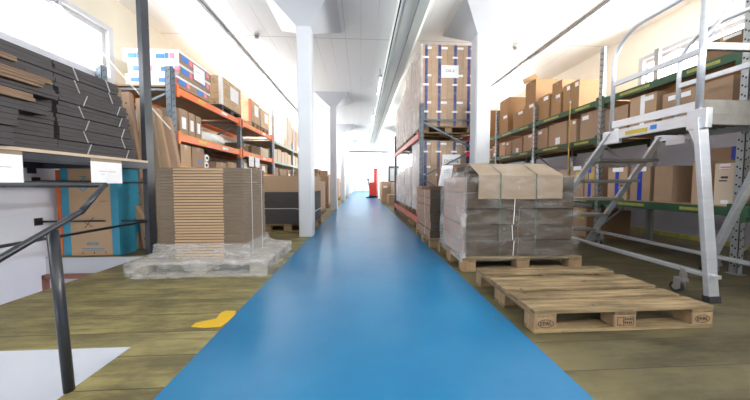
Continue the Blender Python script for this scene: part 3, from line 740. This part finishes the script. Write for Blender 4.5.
def crate(x0, x1, y0, y1, z, h, label, pm, acc, plab):
    pallet((x0, y0, z), 0, plab, 'pallets on top of the orange rack', x1-x0, y1-y0, pm)
    t = thing('wooden_crate', label, 'crate', (x0, y0, z+.146), 0, 'crates on top of the orange rack'); w = x1-x0; d_ = y1-y0
    mb = MB(); n = 5
    for i in range(n): mb.box(.012, w-.012, .0, .012, i*h/n+.003, (i+1)*h/n-.003, 'ply').box(w-.012, w, .012, d_, i*h/n+.003, (i+1)*h/n-.003, 'ply').box(0, .012, .012, d_, i*h/n+.003, (i+1)*h/n-.003, 'ply').box(.012, w-.012, d_-.012, d_, i*h/n+.003, (i+1)*h/n-.003, 'ply')
    mb.box(0, w, 0, d_, h-.01, h, 'ply').build('panel', t)
    MB().box(w-.05, w+.006, -.008, .06, 0, h+.003, acc).build('corner_guard', t)
    MB().box(w+.001, w+.004, d_*.42, d_*.85, h*.35, h*.85, 'paper').build('paper_label', t)
crate(-3.5, -2.87, 5.55, 6.42, 2.422, .58, 'plywood crate with white corner edge on the orange rack', ('woodblk', 'woodblk', 'woodblk'), 'cardwhite', 'black pallet under the plywood crate on the orange rack')
crate(-3.5, -2.87, 6.95, 7.55, 2.422, .56, 'plywood crate with dark red corner edge on the orange rack', ('wood', 'woody', 'woodend'), 'redor', 'pallet under the crate with red corner edge')
crate(-3.5, -2.87, 7.66, 8.3, 2.422, .52, 'plywood crate at the far end of the orange rack', ('wood', 'woody', 'woodend'), 'cardpale', 'pallet under the last crate on the orange rack')
for k, (a, b) in enumerate(((4.30, 4.5), (4.52, 4.68), (4.70, 4.86))):
    carton(-3.25, -2.88, a, b, 1.712, 2.13-.01*k, 'brown box with white label on the middle orange shelf, %s of three' % L[k], 'labelled boxes on the middle orange shelf', 'card', (.25, .75, .25, .7), side=1)
def blob(name, x0, x1, y0, y1, z0, z1, m, label, cat):
    from mathutils import noise as mn
    def f(u, v):
        a = u*2*PI; b = v*PI
        p = Vector((math.sin(b)*math.cos(a), math.sin(b)*math.sin(a), math.cos(b)))
        q = Vector([math.copysign(abs(c)**.6, c) for c in p]); k = 1+.12*mn.noise(q*3+Vector((z0, y0, 0)))
        return ((x0+x1)/2+(x1-x0)/2*q.x*k, (y0+y1)/2+(y1-y0)/2*q.y*k, max(z0, (z0+z1)/2+(z1-z0)/2*q.z*k))
    return tag(MB().grid(f, 26, 14, m, closed=True).build(name), label, cat)
blob('plastic_bag', -3.3, -2.86, 4.95, 5.75, 1.712, 1.93, 'bag', 'crumpled white plastic bag on the middle orange shelf', 'bag')
carton(-3.3, -2.88, 4.30, 4.55, 1.202, 1.56, 'plain brown box on the low orange shelf, nearest', 'boxes on the low orange shelf', 'card2', None)
carton(-3.3, -2.88, 4.58, 4.92, 1.202, 1.56, 'brown box with small blue print on the low orange shelf', 'boxes on the low orange shelf', 'card', None)
tag(MB().box(0, .003, 0, .05, 0, .08, 'logoblue').build('blue_sticker', loc=(-2.879, 4.74, 1.28)), 'small light blue sticker on the low orange shelf box', 'sticker')
for k, (z, yy) in enumerate(((1.27, 5.02), (1.41, 5.04))):
    t = thing('paper_roll', 'grey wrapped roll on the low orange shelf, %s' % ('lower', 'upper')[k], 'roll', (-2.9, yy, z), 0, 'rolls on the low orange shelf')
    MB().tube([(0, 0, 0), (-.5, 0, 0)], .065, 'bag', 18).build('roll', t); MB().tube([(.003, 0, 0), (-.01, 0, 0)], .03, 'hole', 12).build('core', t)
for k, (a, b, h_) in enumerate(((5.3, 5.7, .16), (5.75, 6.15, .2), (6.4, 6.85, .3), (6.95, 7.4, .28), (7.5, 8.1, .3))):
    carton(-3.35, -2.88, a, b, 1.202, 1.202+h_, 'low brown box on the low orange shelf, %s past the rolls' % L[k].replace('nearest', 'first'), 'low boxes past the rolls', 'card', (.3, .7, .2, .8) if k in (2, 4) else None, side=1)
for k, (a, b, h_) in enumerate(((6.4, 6.8, .2), (7.0, 7.5, .22), (7.6, 8.2, .26))):
    carton(-3.35, -2.88, a, b, 1.712, 1.712+h_, 'grey-brown box on the far half of the middle orange shelf, %s' % L[k], 'boxes on the far middle orange shelf', 'card3' if k < 2 else 'cardpale', None, side=1)
for k, y in enumerate((6.62, 7.0)):
    t = thing('paper_sheet', 'white paper sheet hanging on the lower orange beam, %s of two' % ('left', 'right')[k], 'paper', (LX+.05, y, 1.36), 0, 'papers on the orange beam')
    MB().box(0, .003, 0, .3, 0, .26, 'paper').build('sheet', t); MB().box(.003, .004, .05, .22, .15, .155, 'ink').build('print', t)
# things on the floor under the orange rack
for k, y in enumerate((4.35, 5.35, 6.4, 7.4)):
    carton(-3.5, -2.8, y, y+.8, .001, .62+.05*(k % 2), 'dark brown box on the floor under the orange rack, %s' % L[k], 'floor boxes under the orange rack', 'card3', None, side=1)

# ------------------------------------------------------------------ pale green shelving further on the left
fr = thing('shelving_rack', 'pale green shelving past the orange rack on the left', 'rack', (0, 0, 0))
FY = [8.58, 10.95, 13.3, 15.7]
for y in FY:
    upright('upright', fr, LX, y, 3.3 if y < 9 else 2.6, 'galv', .06, .07, holes=False); upright('upright', fr, LXB, y, 2.6, 'galv', .06, .07, holes=False)
for z in (.95, 1.68, 2.33):
    for y0, y1 in zip(FY, FY[1:]):
        MB().box(LX-.02, LX+.03, y0+.04, y1-.04, z-.08, z, 'palegreen').build('beam', fr); MB().box(LXB-.03, LXB+.02, y0+.04, y1-.04, z-.08, z, 'palegreen').build('beam', fr)
        MB().box(LXB, LX-.02, y0+.04, y1-.04, z-.02, z, 'chip').build('shelf_board', fr)
k = 0
for y in (8.7, 9.12, 9.54, 9.96, 10.4, 11.1, 11.55, 12.0, 12.5, 13.4, 13.9, 14.5):
    carton(-3.4, -2.88, y, y+.38, 1.682, 2.08+.04*(k % 2), 'pale box on the upper middle level of the far left shelving, %s' % L[k], 'pale boxes on the far left shelving', 'cardpale', None, None, 1); k += 1
for i, y in enumerate((8.75, 9.3, 9.75, 10.3, 11.1, 11.8)):
    carton(-3.4, -2.88, y, y+.42, .952, 1.45, 'brown box on the lower level of the far left shelving, %s' % L[i], 'brown boxes on the far left shelving', 'card', (.3, .8, .2, .7) if i == 3 else None, None, 1)
for i, (y, hgt, m) in enumerate(((8.8, .45, 'cardwhite'), (9.4, .4, 'cardwhite'), (10.2, 1.2, 'cardpale'), (10.62, 1.2, 'cardpale'), (11.15, .95, 'cardpale'), (11.6, .9, 'card2'))):
    carton(-3.4, -2.88, y, y+.4, 2.332, 2.332+hgt, 'pale tall box on top of the far left shelving, %s' % L[i], 'boxes on top of the far left shelving', m, None, None, 1, 'tapeb' if i in (1, 2, 4) else None)

# big box on pallet behind the first pillar
pallet((-1.88, 5.0, 0), 0, 'pallet under the large dark box beside the first left pillar', None, .93, 1.2)
t = thing('large_carton', 'large dark brown pallet box with tan collar beside the first left pillar', 'box', (-1.86, 5.02, .146))
MB().box(0, .9, 0, 1.15, 0, .62, 'edgedark').build('body', t, bevel=.004)
MB().box(-.004, .904, -.004, 1.154, .62, .93, 'card2').build('collar', t, bevel=.003)
MB().bar((.0, -.006, .30), (.6, -.006, .30), .012, .003, 'strapw', up=(0, 1, 0)).bar((.6, -.006, .30), (.9, -.006, .22), .012, .003, 'strapw', up=(0, 1, 0)).box(.9, .905, 0, 1.15, .2, .212, 'strapw').build('strap', t)
for i, (x0, x1, y0, y1, zz) in enumerate(((-2.0, -1.15, 7.5, 8.5, 1.0), (-2.0, -1.2, 9.75, 10.6, 1.2), (-2.0, -1.25, 11.2, 12.2, 1.1), (-2.1, -1.25, 14.3, 15.4, 1.25), (-2.1, -1.3, 16, 17, 1.0))):
    pallet((x0, y0, 0), 0, 'pallet on the floor left of the pillars, %s from the viewer' % L[i], 'floor pallets along the left pillars', x1-x0, y1-y0)
    carton(x0+.02, x1-.02, y0+.02, y1-.02, .146, zz, 'large brown box standing along the left pillars, %s from the viewer' % L[i], 'large boxes along the left pillars', 'card', (.4, .6, .6, .7), side=0)
    if i < 3:
        carton(x0+.05, x0+.4, y0+.1, y0+.6, zz, zz+.28, 'small brown box on top of the %s large box, left one' % L[i], 'small boxes on the large boxes', 'card', None)
        carton(x0+.45, x0+.72, y0+.1, y0+.5, zz, zz+.22, 'small brown box on top of the %s large box, right one' % L[i], 'small boxes on the large boxes', 'card2', None)

# ------------------------------------------------------------------ green shelving, right
gr = thing('shelving_rack', 'green beamed shelving with perforated steel uprights along the right wall', 'rack', (0, 0, 0))
RX, RXB = 3.84, 4.75
RY = [.85, 2.4, 3.96, 5.54, 7.14, 8.75, 10.35]
RH = [3.05, 3.05, 3.08, 2.62, 2.98, 2.7, 2.7]
for y, h in zip(RY, RH):
    upright('upright', gr, RX, y, h, 'galv', .06, .06, face=-1, pitch=.09); upright('upright', gr, RXB, y, h, 'galv', .06, .06, face=-1, holes=False)
    MB().bar((RX, y, .2), (RXB, y, .9), .02, .02, 'galv').bar((RXB, y, .9), (RX, y, 1.6), .02, .02, 'galv').bar((RX, y, 1.6), (RXB, y, 2.2), .02, .02, 'galv').build('brace', gr)
for z in (.69, 1.68, 2.28):
    for i, (y0, y1) in enumerate(zip(RY, RY[1:])):
        for x in (RX, RXB):
            MB().box(x-.03, x+.02, y0+.03, y1-.03, z-.10, z-.005, 'green').box(x-.036, x+.03, y0+.028, y0+.07, z-.15, z+.03, 'green').box(x-.036, x+.03, y1-.07, y1-.028, z-.15, z+.03, 'green').build('beam', gr, bevel=.003)
        MB().box(RX+.02, RXB-.03, y0+.03, y1-.03, z-.022, z, 'chip').build('shelf_board', gr)
        for q in ((.12, .3), (.55, .8)): MB().box(RX-.033, RX-.030, y0+(y1-y0)*q[0], y0+(y1-y0)*q[1], z-.07, z-.035, 'yellowold').build('sticker', gr)
bx = 3.872
G = 'boxes on the top level of the green shelving'
# top level
T = [(7.62, 7.98, [.34, .5], 'cardo', 'two high, behind the pillar'), (6.66, 7.1, [.5, .42], 'cardo', 'just right of the pillar'), (6.0, 6.42, [.42], 'cardo', 'the low one right of the pillar'),
     (5.62, 5.98, [.48, .5], 'cardo', 'tall pair near the short upright'), (5.17, 5.49, [.5], 'cardo', 'single box right of the tall pair'), (4.44, 4.62, [.5], 'cardo', 'narrow pair, near one'), (4.63, 4.80, [.5], 'cardo', 'narrow pair, far one'), (4.86, 5.12, [.42, .24], 'cardo', 'behind the narrow pair'),
     (2.45, 2.78, [.22], 'card3', 'alone at the near end by the window')]
for (a, b, hs, m, w) in T:
    z = 2.282
    for i, h in enumerate(hs):
        carton(bx+(.02*i), bx+.50, a, b, z, z+h, 'brown box on the top green shelf, %s%s' % (w, '' if len(hs) == 1 else (', lower', ', upper')[i]), G, m, (.1, .5, .78, .93) if i == 0 else None, open_flap=(a == 5.62 and i == 1)); z += h+.001
# middle level
G = 'boxes on the middle level of the green shelving'
Mi = [(7.50, 7.9, .25), (7.19, 7.46, .34), (6.76, 7.06, .37), (6.47, 6.73, .35), (6.03, 6.44, .36), (5.66, 5.98, .38), (5.2, 5.50, .41), (4.69, 5.15, .43), (4.48, 4.65, .41), (4.03, 4.39, .46), (3.58, 3.93, .40), (3.22, 3.55, .46), (2.52, 3.15, .38), (1.75, 2.33, .42), (1.1, 1.7, .4)]
for i, (a, b, h) in enumerate(reversed(Mi)):
    m = 'card' if i % 3 else 'card2'
    nm = ('nearest', 'second', 'third', 'fourth', 'fifth', 'sixth', 'seventh', 'eighth', 'ninth', 'tenth', 'eleventh', 'twelfth', 'thirteenth', 'fourteenth', 'farthest')[i]
    carton(bx, bx+.45, a, b, 1.682, 1.682+h, 'brown labelled box on the middle green shelf, %s in the row' % nm, G, m, [(.1, .45, .8, .93), (.35, .6, .05, .35), (.55, .9, .75, .9)][i % 3], vtape='paper' if i == 3 else None)
# low level
G = 'boxes on the low level of the green shelving'
Lo = [(1.75, 2.3, .5, 'card'), (1.1, 1.7, .45, 'card2'), (5.1, 5.5, .45, 'card'), (4.64, 5.0, .5, 'card'), (4.28, 4.58, .55, 'card'), (4.07, 4.26, .52, 'card2'), (3.55, 3.84, .48, 'card2'), (3.25, 3.5, .47, 'card'), (3.0, 3.20, .46, 'card'), (2.66, 2.81, .5, 'card2'), (2.47, 2.62, .455, 'cardpale')]  # first two boxes are out of view, added to shade the shelf
nm = ['added unseen to shade, outside the near upright', 'added unseen to shade, nearest of all', 'farthest', 'second from the far end', 'with yellow label behind the ladder', 'next to the yellow labelled one', 'with blue tape and print', 'with blue tape, right of the printed one', 'large and plain', 'with yellow label behind the ladder leg', 'pale with red and white labels']
for (a, b, h, m), w in zip(Lo, nm):
    t = carton(bx, bx+.55, a, b, .692, .692+h, 'box on the low green shelf, %s' % w, G, m, (.2, .75, .86, .99) if w[:4] in ('with', 'pale') else None, vtape='tapeb' if 'blue' in w or 'next' in w else None)
    d_ = (b-a)/2; X_ = -.275
    if 'yellow' in w: MB().box(X_-.004, X_-.001, -d_+.02, d_*.1, h*.55, h*.8, 'yellow').build('yellow_label', t)
    if 'print' in w and 'right' not in w:
        mb = MB()
        for q in range(3): mb.box(X_-.004, X_-.001, -d_*.8, -d_*.35, h*(.3+.1*q), h*(.35+.1*q), 'inkdark')
        mb.build('print', t)
    if 'pale' in w:
        MB().box(X_-.006, X_-.004, -d_*.6, d_*.4, h*.88, h*.92, 'logopink').box(X_-.004, X_-.001, -d_*.4, d_*.3, h*.64, h*.69, 'inkdark').box(X_-.004, X_-.001, -d_*.3, d_*.5, h*.57, h*.6, 'inkdark').box(X_-.004, X_-.001, -d_*.6, d_*.2, .02, .06, 'paper').build('print', t)
t = carton(bx+.35, bx+.85, 2.30+.2, 2.9, .692, 1.35, 'dark carton with blue side standing behind the pale labelled box', None, 'card', None, vtape='tapeb')
for k, (a, b, h_) in enumerate(((4.22, 4.52, .5), (4.01, 4.2, .48), (4.7, 5.3, .45))):
    t = carton(bx+.02, bx+.6, a, b, .001, .001+h_, 'dark box on the floor under the green shelving, %s' % ('with yellow label', 'narrow and plain', 'farther back')[k], 'floor boxes under the green shelving', 'card2' if k == 0 else 'card3', None)
    if k == 0: MB().box(-.294, -.291, -.1, .04, .3, .45, 'yellow').build('yellow_label', t)
tag(MB().tube([(3.78, 4.52, .45), (3.78, 4.52, 2.36)], .010, 'mustard', 10).tube([(3.78, 4.52, 2.36), (3.78, 4.52, 2.42)], .016, 'galv', 10).build('yellow_pole'), 'thin yellow pole standing against the green shelving', 'pole')

# ------------------------------------------------------------------ mobile platform ladder
ld = thing('platform_ladder', 'aluminium mobile platform ladder on castors in front of the green shelving', 'ladder', (0, 0, 0))
A, B = 2.74, 3.50
MB().bar((A, 1.83, .03), (A, 1.96, 1.46), .035, .085, 'alu', up=(1, 0, 0)).bar((A-.02, 1.83, .03), (A-.02, 1.96, 1.46), .004, .03, 'steel', up=(1, 0, 0)).build('leg', ld, bevel=.004)
MB().bar((B+.1, 2.46, .03), (B, 1.98, 1.46), .035, .075, 'alu', up=(1, 0, 0)).build('leg', ld, bevel=.004)
MB().bar((A, 1.826, .0), (A, 1.832, .05), .045, .095, 'rubber', up=(1, 0, 0)).build('foot', ld); MB().bar((B+.1, 2.465, .0), (B+.1, 2.46, .05), .045, .085, 'rubber', up=(1, 0, 0)).build('foot', ld)
for x in (A, B):
    MB().bar((x, 1.80 if x == A else 1.9, .205), (x, 3.80 if x == A else 3.7, .225), .03, .065, 'alu', up=(1, 0, 0)).build('base_bar', ld, bevel=.004)
    MB().bar((x, 3.86 if x == A else 3.76, .05), (x, 2.70 if x == A else 2.84, 1.48), .03, .075, 'alu', up=(1, 0, 0)).build('stringer', ld, bevel=.004)
    MB().box(x-.022, x+.022, 2.60, 2.78, 1.36, 1.50, 'alu').build('bracket', ld, bevel=.003)
    MB().box(x-.026, x+.026, 1.90, 2.03, 1.37, 1.53, 'alu').build('bracket', ld, bevel=.006)
MB().box(B-.015, B+.015, 2.70, 2.90, 1.42, 1.49, 'alu').build('bracket', ld, bevel=.003)
MB().prism([(1.94, 1.38), (2.02, 1.38), (1.97, 1.25)], A-.022, A+.022, 'alu', axis=0).build('bracket', ld)
for i in range(6):
    z = 1.22-.24*i; y = 2.74+(1.48-z)*.80
    if z < .12: break
    MB().box(A+.016, B-.016, y-.11, y+.09, z-.035, z, 'tread').box(A+.016, B-.016, y+.085, y+.092, z-.045, z+.002, 'alu').build('step', ld, bevel=.003)
mb = MB().box(A, B, 1.98, 2.70, 1.49, 1.50, 'tread')
for i in range(12): mb.box(A, B, 2.0+i*.06, 2.012+i*.06, 1.46, 1.493, 'tread')
for i in range(7): mb.box(A+.05+i*.11, A+.058+i*.11, 1.98, 2.70, 1.465, 1.488, 'tread')
mb.build('platform', ld)
for x in (A, B):
    MB().box(x-.02, x+.015, 1.97, 2.72, 1.405, 1.50, 'alu').build('side_beam', ld, bevel=.003)
    MB().box(x-.012, x+.01, 1.97, 2.72, 1.525, 1.60, 'alu').build('toe_board', ld, bevel=.003)
MB().box(A, B, 1.965, 1.98, 1.50, 1.61, 'tread').build('toe_board', ld, bevel=.003)
MB().box(A+.0, B, 1.95, 1.99, 1.405, 1.5, 'tread').build('end_beam', ld, bevel=.003)
MB().box(A-.023, A-.020, 2.33, 2.53, 1.425, 1.465, 'yellow').build('sticker', ld)
MB().box(A-.024, A-.020, 2.25, 2.30, 1.435, 1.475, 'logoblue').build('sticker', ld)
def arc(x):
    pts = [(x, 2.70, 1.45), (x, 2.70, 2.22)]
    for k in range(1, 8):
        a = k/7*PI/2; pts.append((x, 2.70-.28*(1-math.cos(a)), 2.22+.28*math.sin(a)))
    pts += [(x, 1.98, 2.505)]
    return pts
for x in (A, B):
    MB().tube(arc(x), .019, 'alu', 12).build('handrail', ld)
    MB().tube([(x, 1.97, 1.42), (x, 1.97, 2.55)], .022, 'alu', 12).build('post', ld)
    MB().box(x-.012, x+.012, 1.97, 2.70, 1.975, 2.025, 'alu').build('middle_rail', ld, bevel=.004)
MB().box(A, B, 1.955, 1.985, 2.0, 2.06, 'tread').build('end_rail', ld, bevel=.004)
MB().tube([(A, 1.97, 2.05), (A+.32, 1.97, 2.5)], .014, 'alu').build('diagonal_rail', ld); MB().tube([(A, 1.97, 2.51), (B, 1.97, 2.51)], .016, 'alu').build('end_rail', ld)
for x, y, dx in ((A-.03, 1.99, -.03), (B+.06, 2.35, .03), (A+.06, 3.66, -.03), (B+.05, 3.58, .03)):
    c_ = MB().box(x-.014, x+.014, y-.014, y+.014, .17, .22, 'steel').box(x-.028, x+.028, y-.02, y+.045, .105, .135, 'steel').box(x-.02, x+.02, y-.015, y+.015, .13, .18, 'steel').box(x-.026, x-.02, y-.0, y+.05, .04, .11, 'steel').box(x+.02, x+.026, y-.0, y+.05, .04, .11, 'steel').build('castor', ld, bevel=.003)
    MB().tube([(x-.016, y+.04, .044), (x+.016, y+.04, .044)], .043, 'rubber', 20).tube([(x-.018, y+.04, .044), (x+.018, y+.04, .044)], .024, 'steel', 14).build('wheel', c_)

# ------------------------------------------------------------------ far end things
st = thing('pallet_stacker', 'red walk-behind pallet stacker at the far end of the blue aisle', 'stacker', (.80, 16.5, 0))
MB().box(-.27, .14, 0, .5, .12, 1.0, 'red').build('body', st, bevel=.04)
MB().box(.0, .06, -.05, .05, .1, 1.9, 'red').box(.2, .26, -.05, .05, .1, 1.9, 'red').box(0, .26, -.05, .05, 1.8, 1.88, 'red').box(.07, .19, -.02, .02, .1, 1.8, 'red').build('mast', st)
MB().box(-.3, .28, -.06, .55, .02, .14, 'rubber').build('base', st, bevel=.02)
MB().bar((-.25, 0, .6), (-.36, -.1, 1.15), .04, .04, 'rubber').box(-.42, -.28, -.14, -.06, 1.12, 1.22, 'rubber').build('tiller', st)
MB().box(-.5, -.3, -.3, .2, .02, .06, 'rubber').build('fork', st)
t = carton(1.0, 1.48, 12.6, 13.6, .0, 1.02, 'tall tan box on the floor at the far end of the pallet rack', None, 'card2', (.2, .6, .7, .8), side=0)
carton(1.5, 2.1, 11.6, 12.5, .0, 1.0, 'brown box right beside the tall tan box past the pallet rack', None, 'card', None, side=0)
carton(1.15, 1.75, 10.6, 11.3, .0, .45, 'low brown box on the floor past the pallet rack', None, 'card', None, side=0)
carton(1.05, 1.6, 15.4, 16.1, .0, 1.1, 'white box beside the red stacker', None, 'cardwhite', None, side=0)
cb = thing('dark_cabinet', 'dark framed cabinet with pale glass past the pallet rack', 'cabinet', (1.85, 17.3, 0))
MB().box(0, .9, 0, .4, 0, 2.1, 'blacksh').build('body', cb, bevel=.01)
MB().box(.1, .8, -.01, 0, .2, 1.0, 'galv').box(.1, .8, -.01, 0, 1.1, 1.95, 'galv').build('door', cb)
tag(MB().box(0, .3, -.02, 0, 0, .25, 'logoblue').box(.03, .27, -.022, -.02, .03, .22, 'cyan').build('blue_sign', loc=(2.2, 19.98, 1.25)), 'small blue sign on the white partition wall', 'sign')
for i, y in enumerate((17.5, 18.6, 21.5)):
    carton(-2.3, -1.35 if i < 2 else -1.5, y, y+.7, 0, 1.25-.1*i, 'white box along the far left side, %s' % L[i], 'white boxes far left', 'cardwhite', None)
t = thing('wall_lamp', 'small dark wall lamp on the partition left of the opening', 'lamp', (-1.25, 19.98, 2.3)); MB().bar((0, 0, 0), (.2, -.25, .1), .06, .06, 'rubber').build('arm', t); MB().box(.13, .3, -.35, -.2, -.05, .06, 'steel').build('head', t)

# yellow direction mark
mb = MB(); pts = [(-1.103, 1.688), (-1.102, 1.736), (-1.04, 1.764), (-0.997, 1.781), (-1.007, 1.863), (-0.987, 1.891), (-0.914, 1.887), (-0.893, 1.829), (-0.895, 1.737), (-0.916, 1.678), (-1.006, 1.671)]
mb.prism(pts, .0005, .003, 'yellowpaint')
tag(mb.build('floor_marking'), 'rounded yellow painted mark on the boards beside the blue aisle', 'floor marking')

# ------------------------------------------------------------------ light
w = bpy.data.worlds.new('sky'); bpy.context.scene.world = w; w.use_nodes = True
bg = w.node_tree.nodes['Background']; bg.inputs[0].default_value = (.90, .95, 1, 1); bg.inputs[1].default_value = 3.6
def area(name, loc, rot, sx, sy, e, col=(1, 1, 1)):
    l = bpy.data.lights.new(name, 'AREA'); l.shape = 'RECTANGLE'; l.size = sx; l.size_y = sy; l.energy = e; l.color = col
    o = bpy.data.objects.new(name, l); C.objects.link(o); o.location = loc; o.rotation_euler = rot
# daylight entering each window (placed just outside the panes)
for a, b in WL: area('daylight', (XL-.3, (a+b)/2, 2.94), (0, math.radians(-101), 0), .7, b-a, (15 if a < 5 else 45 if a < 9 else 75 if a < 14.5 else 70)*(b-a), (.93, .96, 1))
for a, b in WR: area('daylight', (XR+.3, (a+b)/2, 2.92), (0, math.radians(101), 0), .7, b-a, (64 if a < 5 else 90 if a < 14.5 else 70)*(b-a), (1, .985, .95))
# added light below the floor, brightens the stair opening walls
area('stair_fill_light', (-2.6, -1.2, -.6), (math.radians(75), 0, 0), .5, .5, 10)

cam = bpy.data.cameras.new('camera'); co = bpy.data.objects.new('camera', cam); C.objects.link(co)
cam.sensor_width = 36; cam.lens = 257/750*36; cam.shift_y = -4.9/750; cam.clip_start = .02
co.location = (0, 0, H_CAM); co.rotation_euler = (math.radians(90-2.6), 0, math.radians(-3.1))
sc = bpy.context.scene; sc.camera = co
sc.view_settings.view_transform = 'Standard'; sc.view_settings.look = 'None'; sc.view_settings.gamma = 1; sc.view_settings.use_curve_mapping = False
sc.view_settings.exposure = .85
sc.cycles.use_denoising = True
sc.cycles.max_bounces = 10; sc.cycles.diffuse_bounces = 6; sc.cycles.transparent_max_bounces = 16
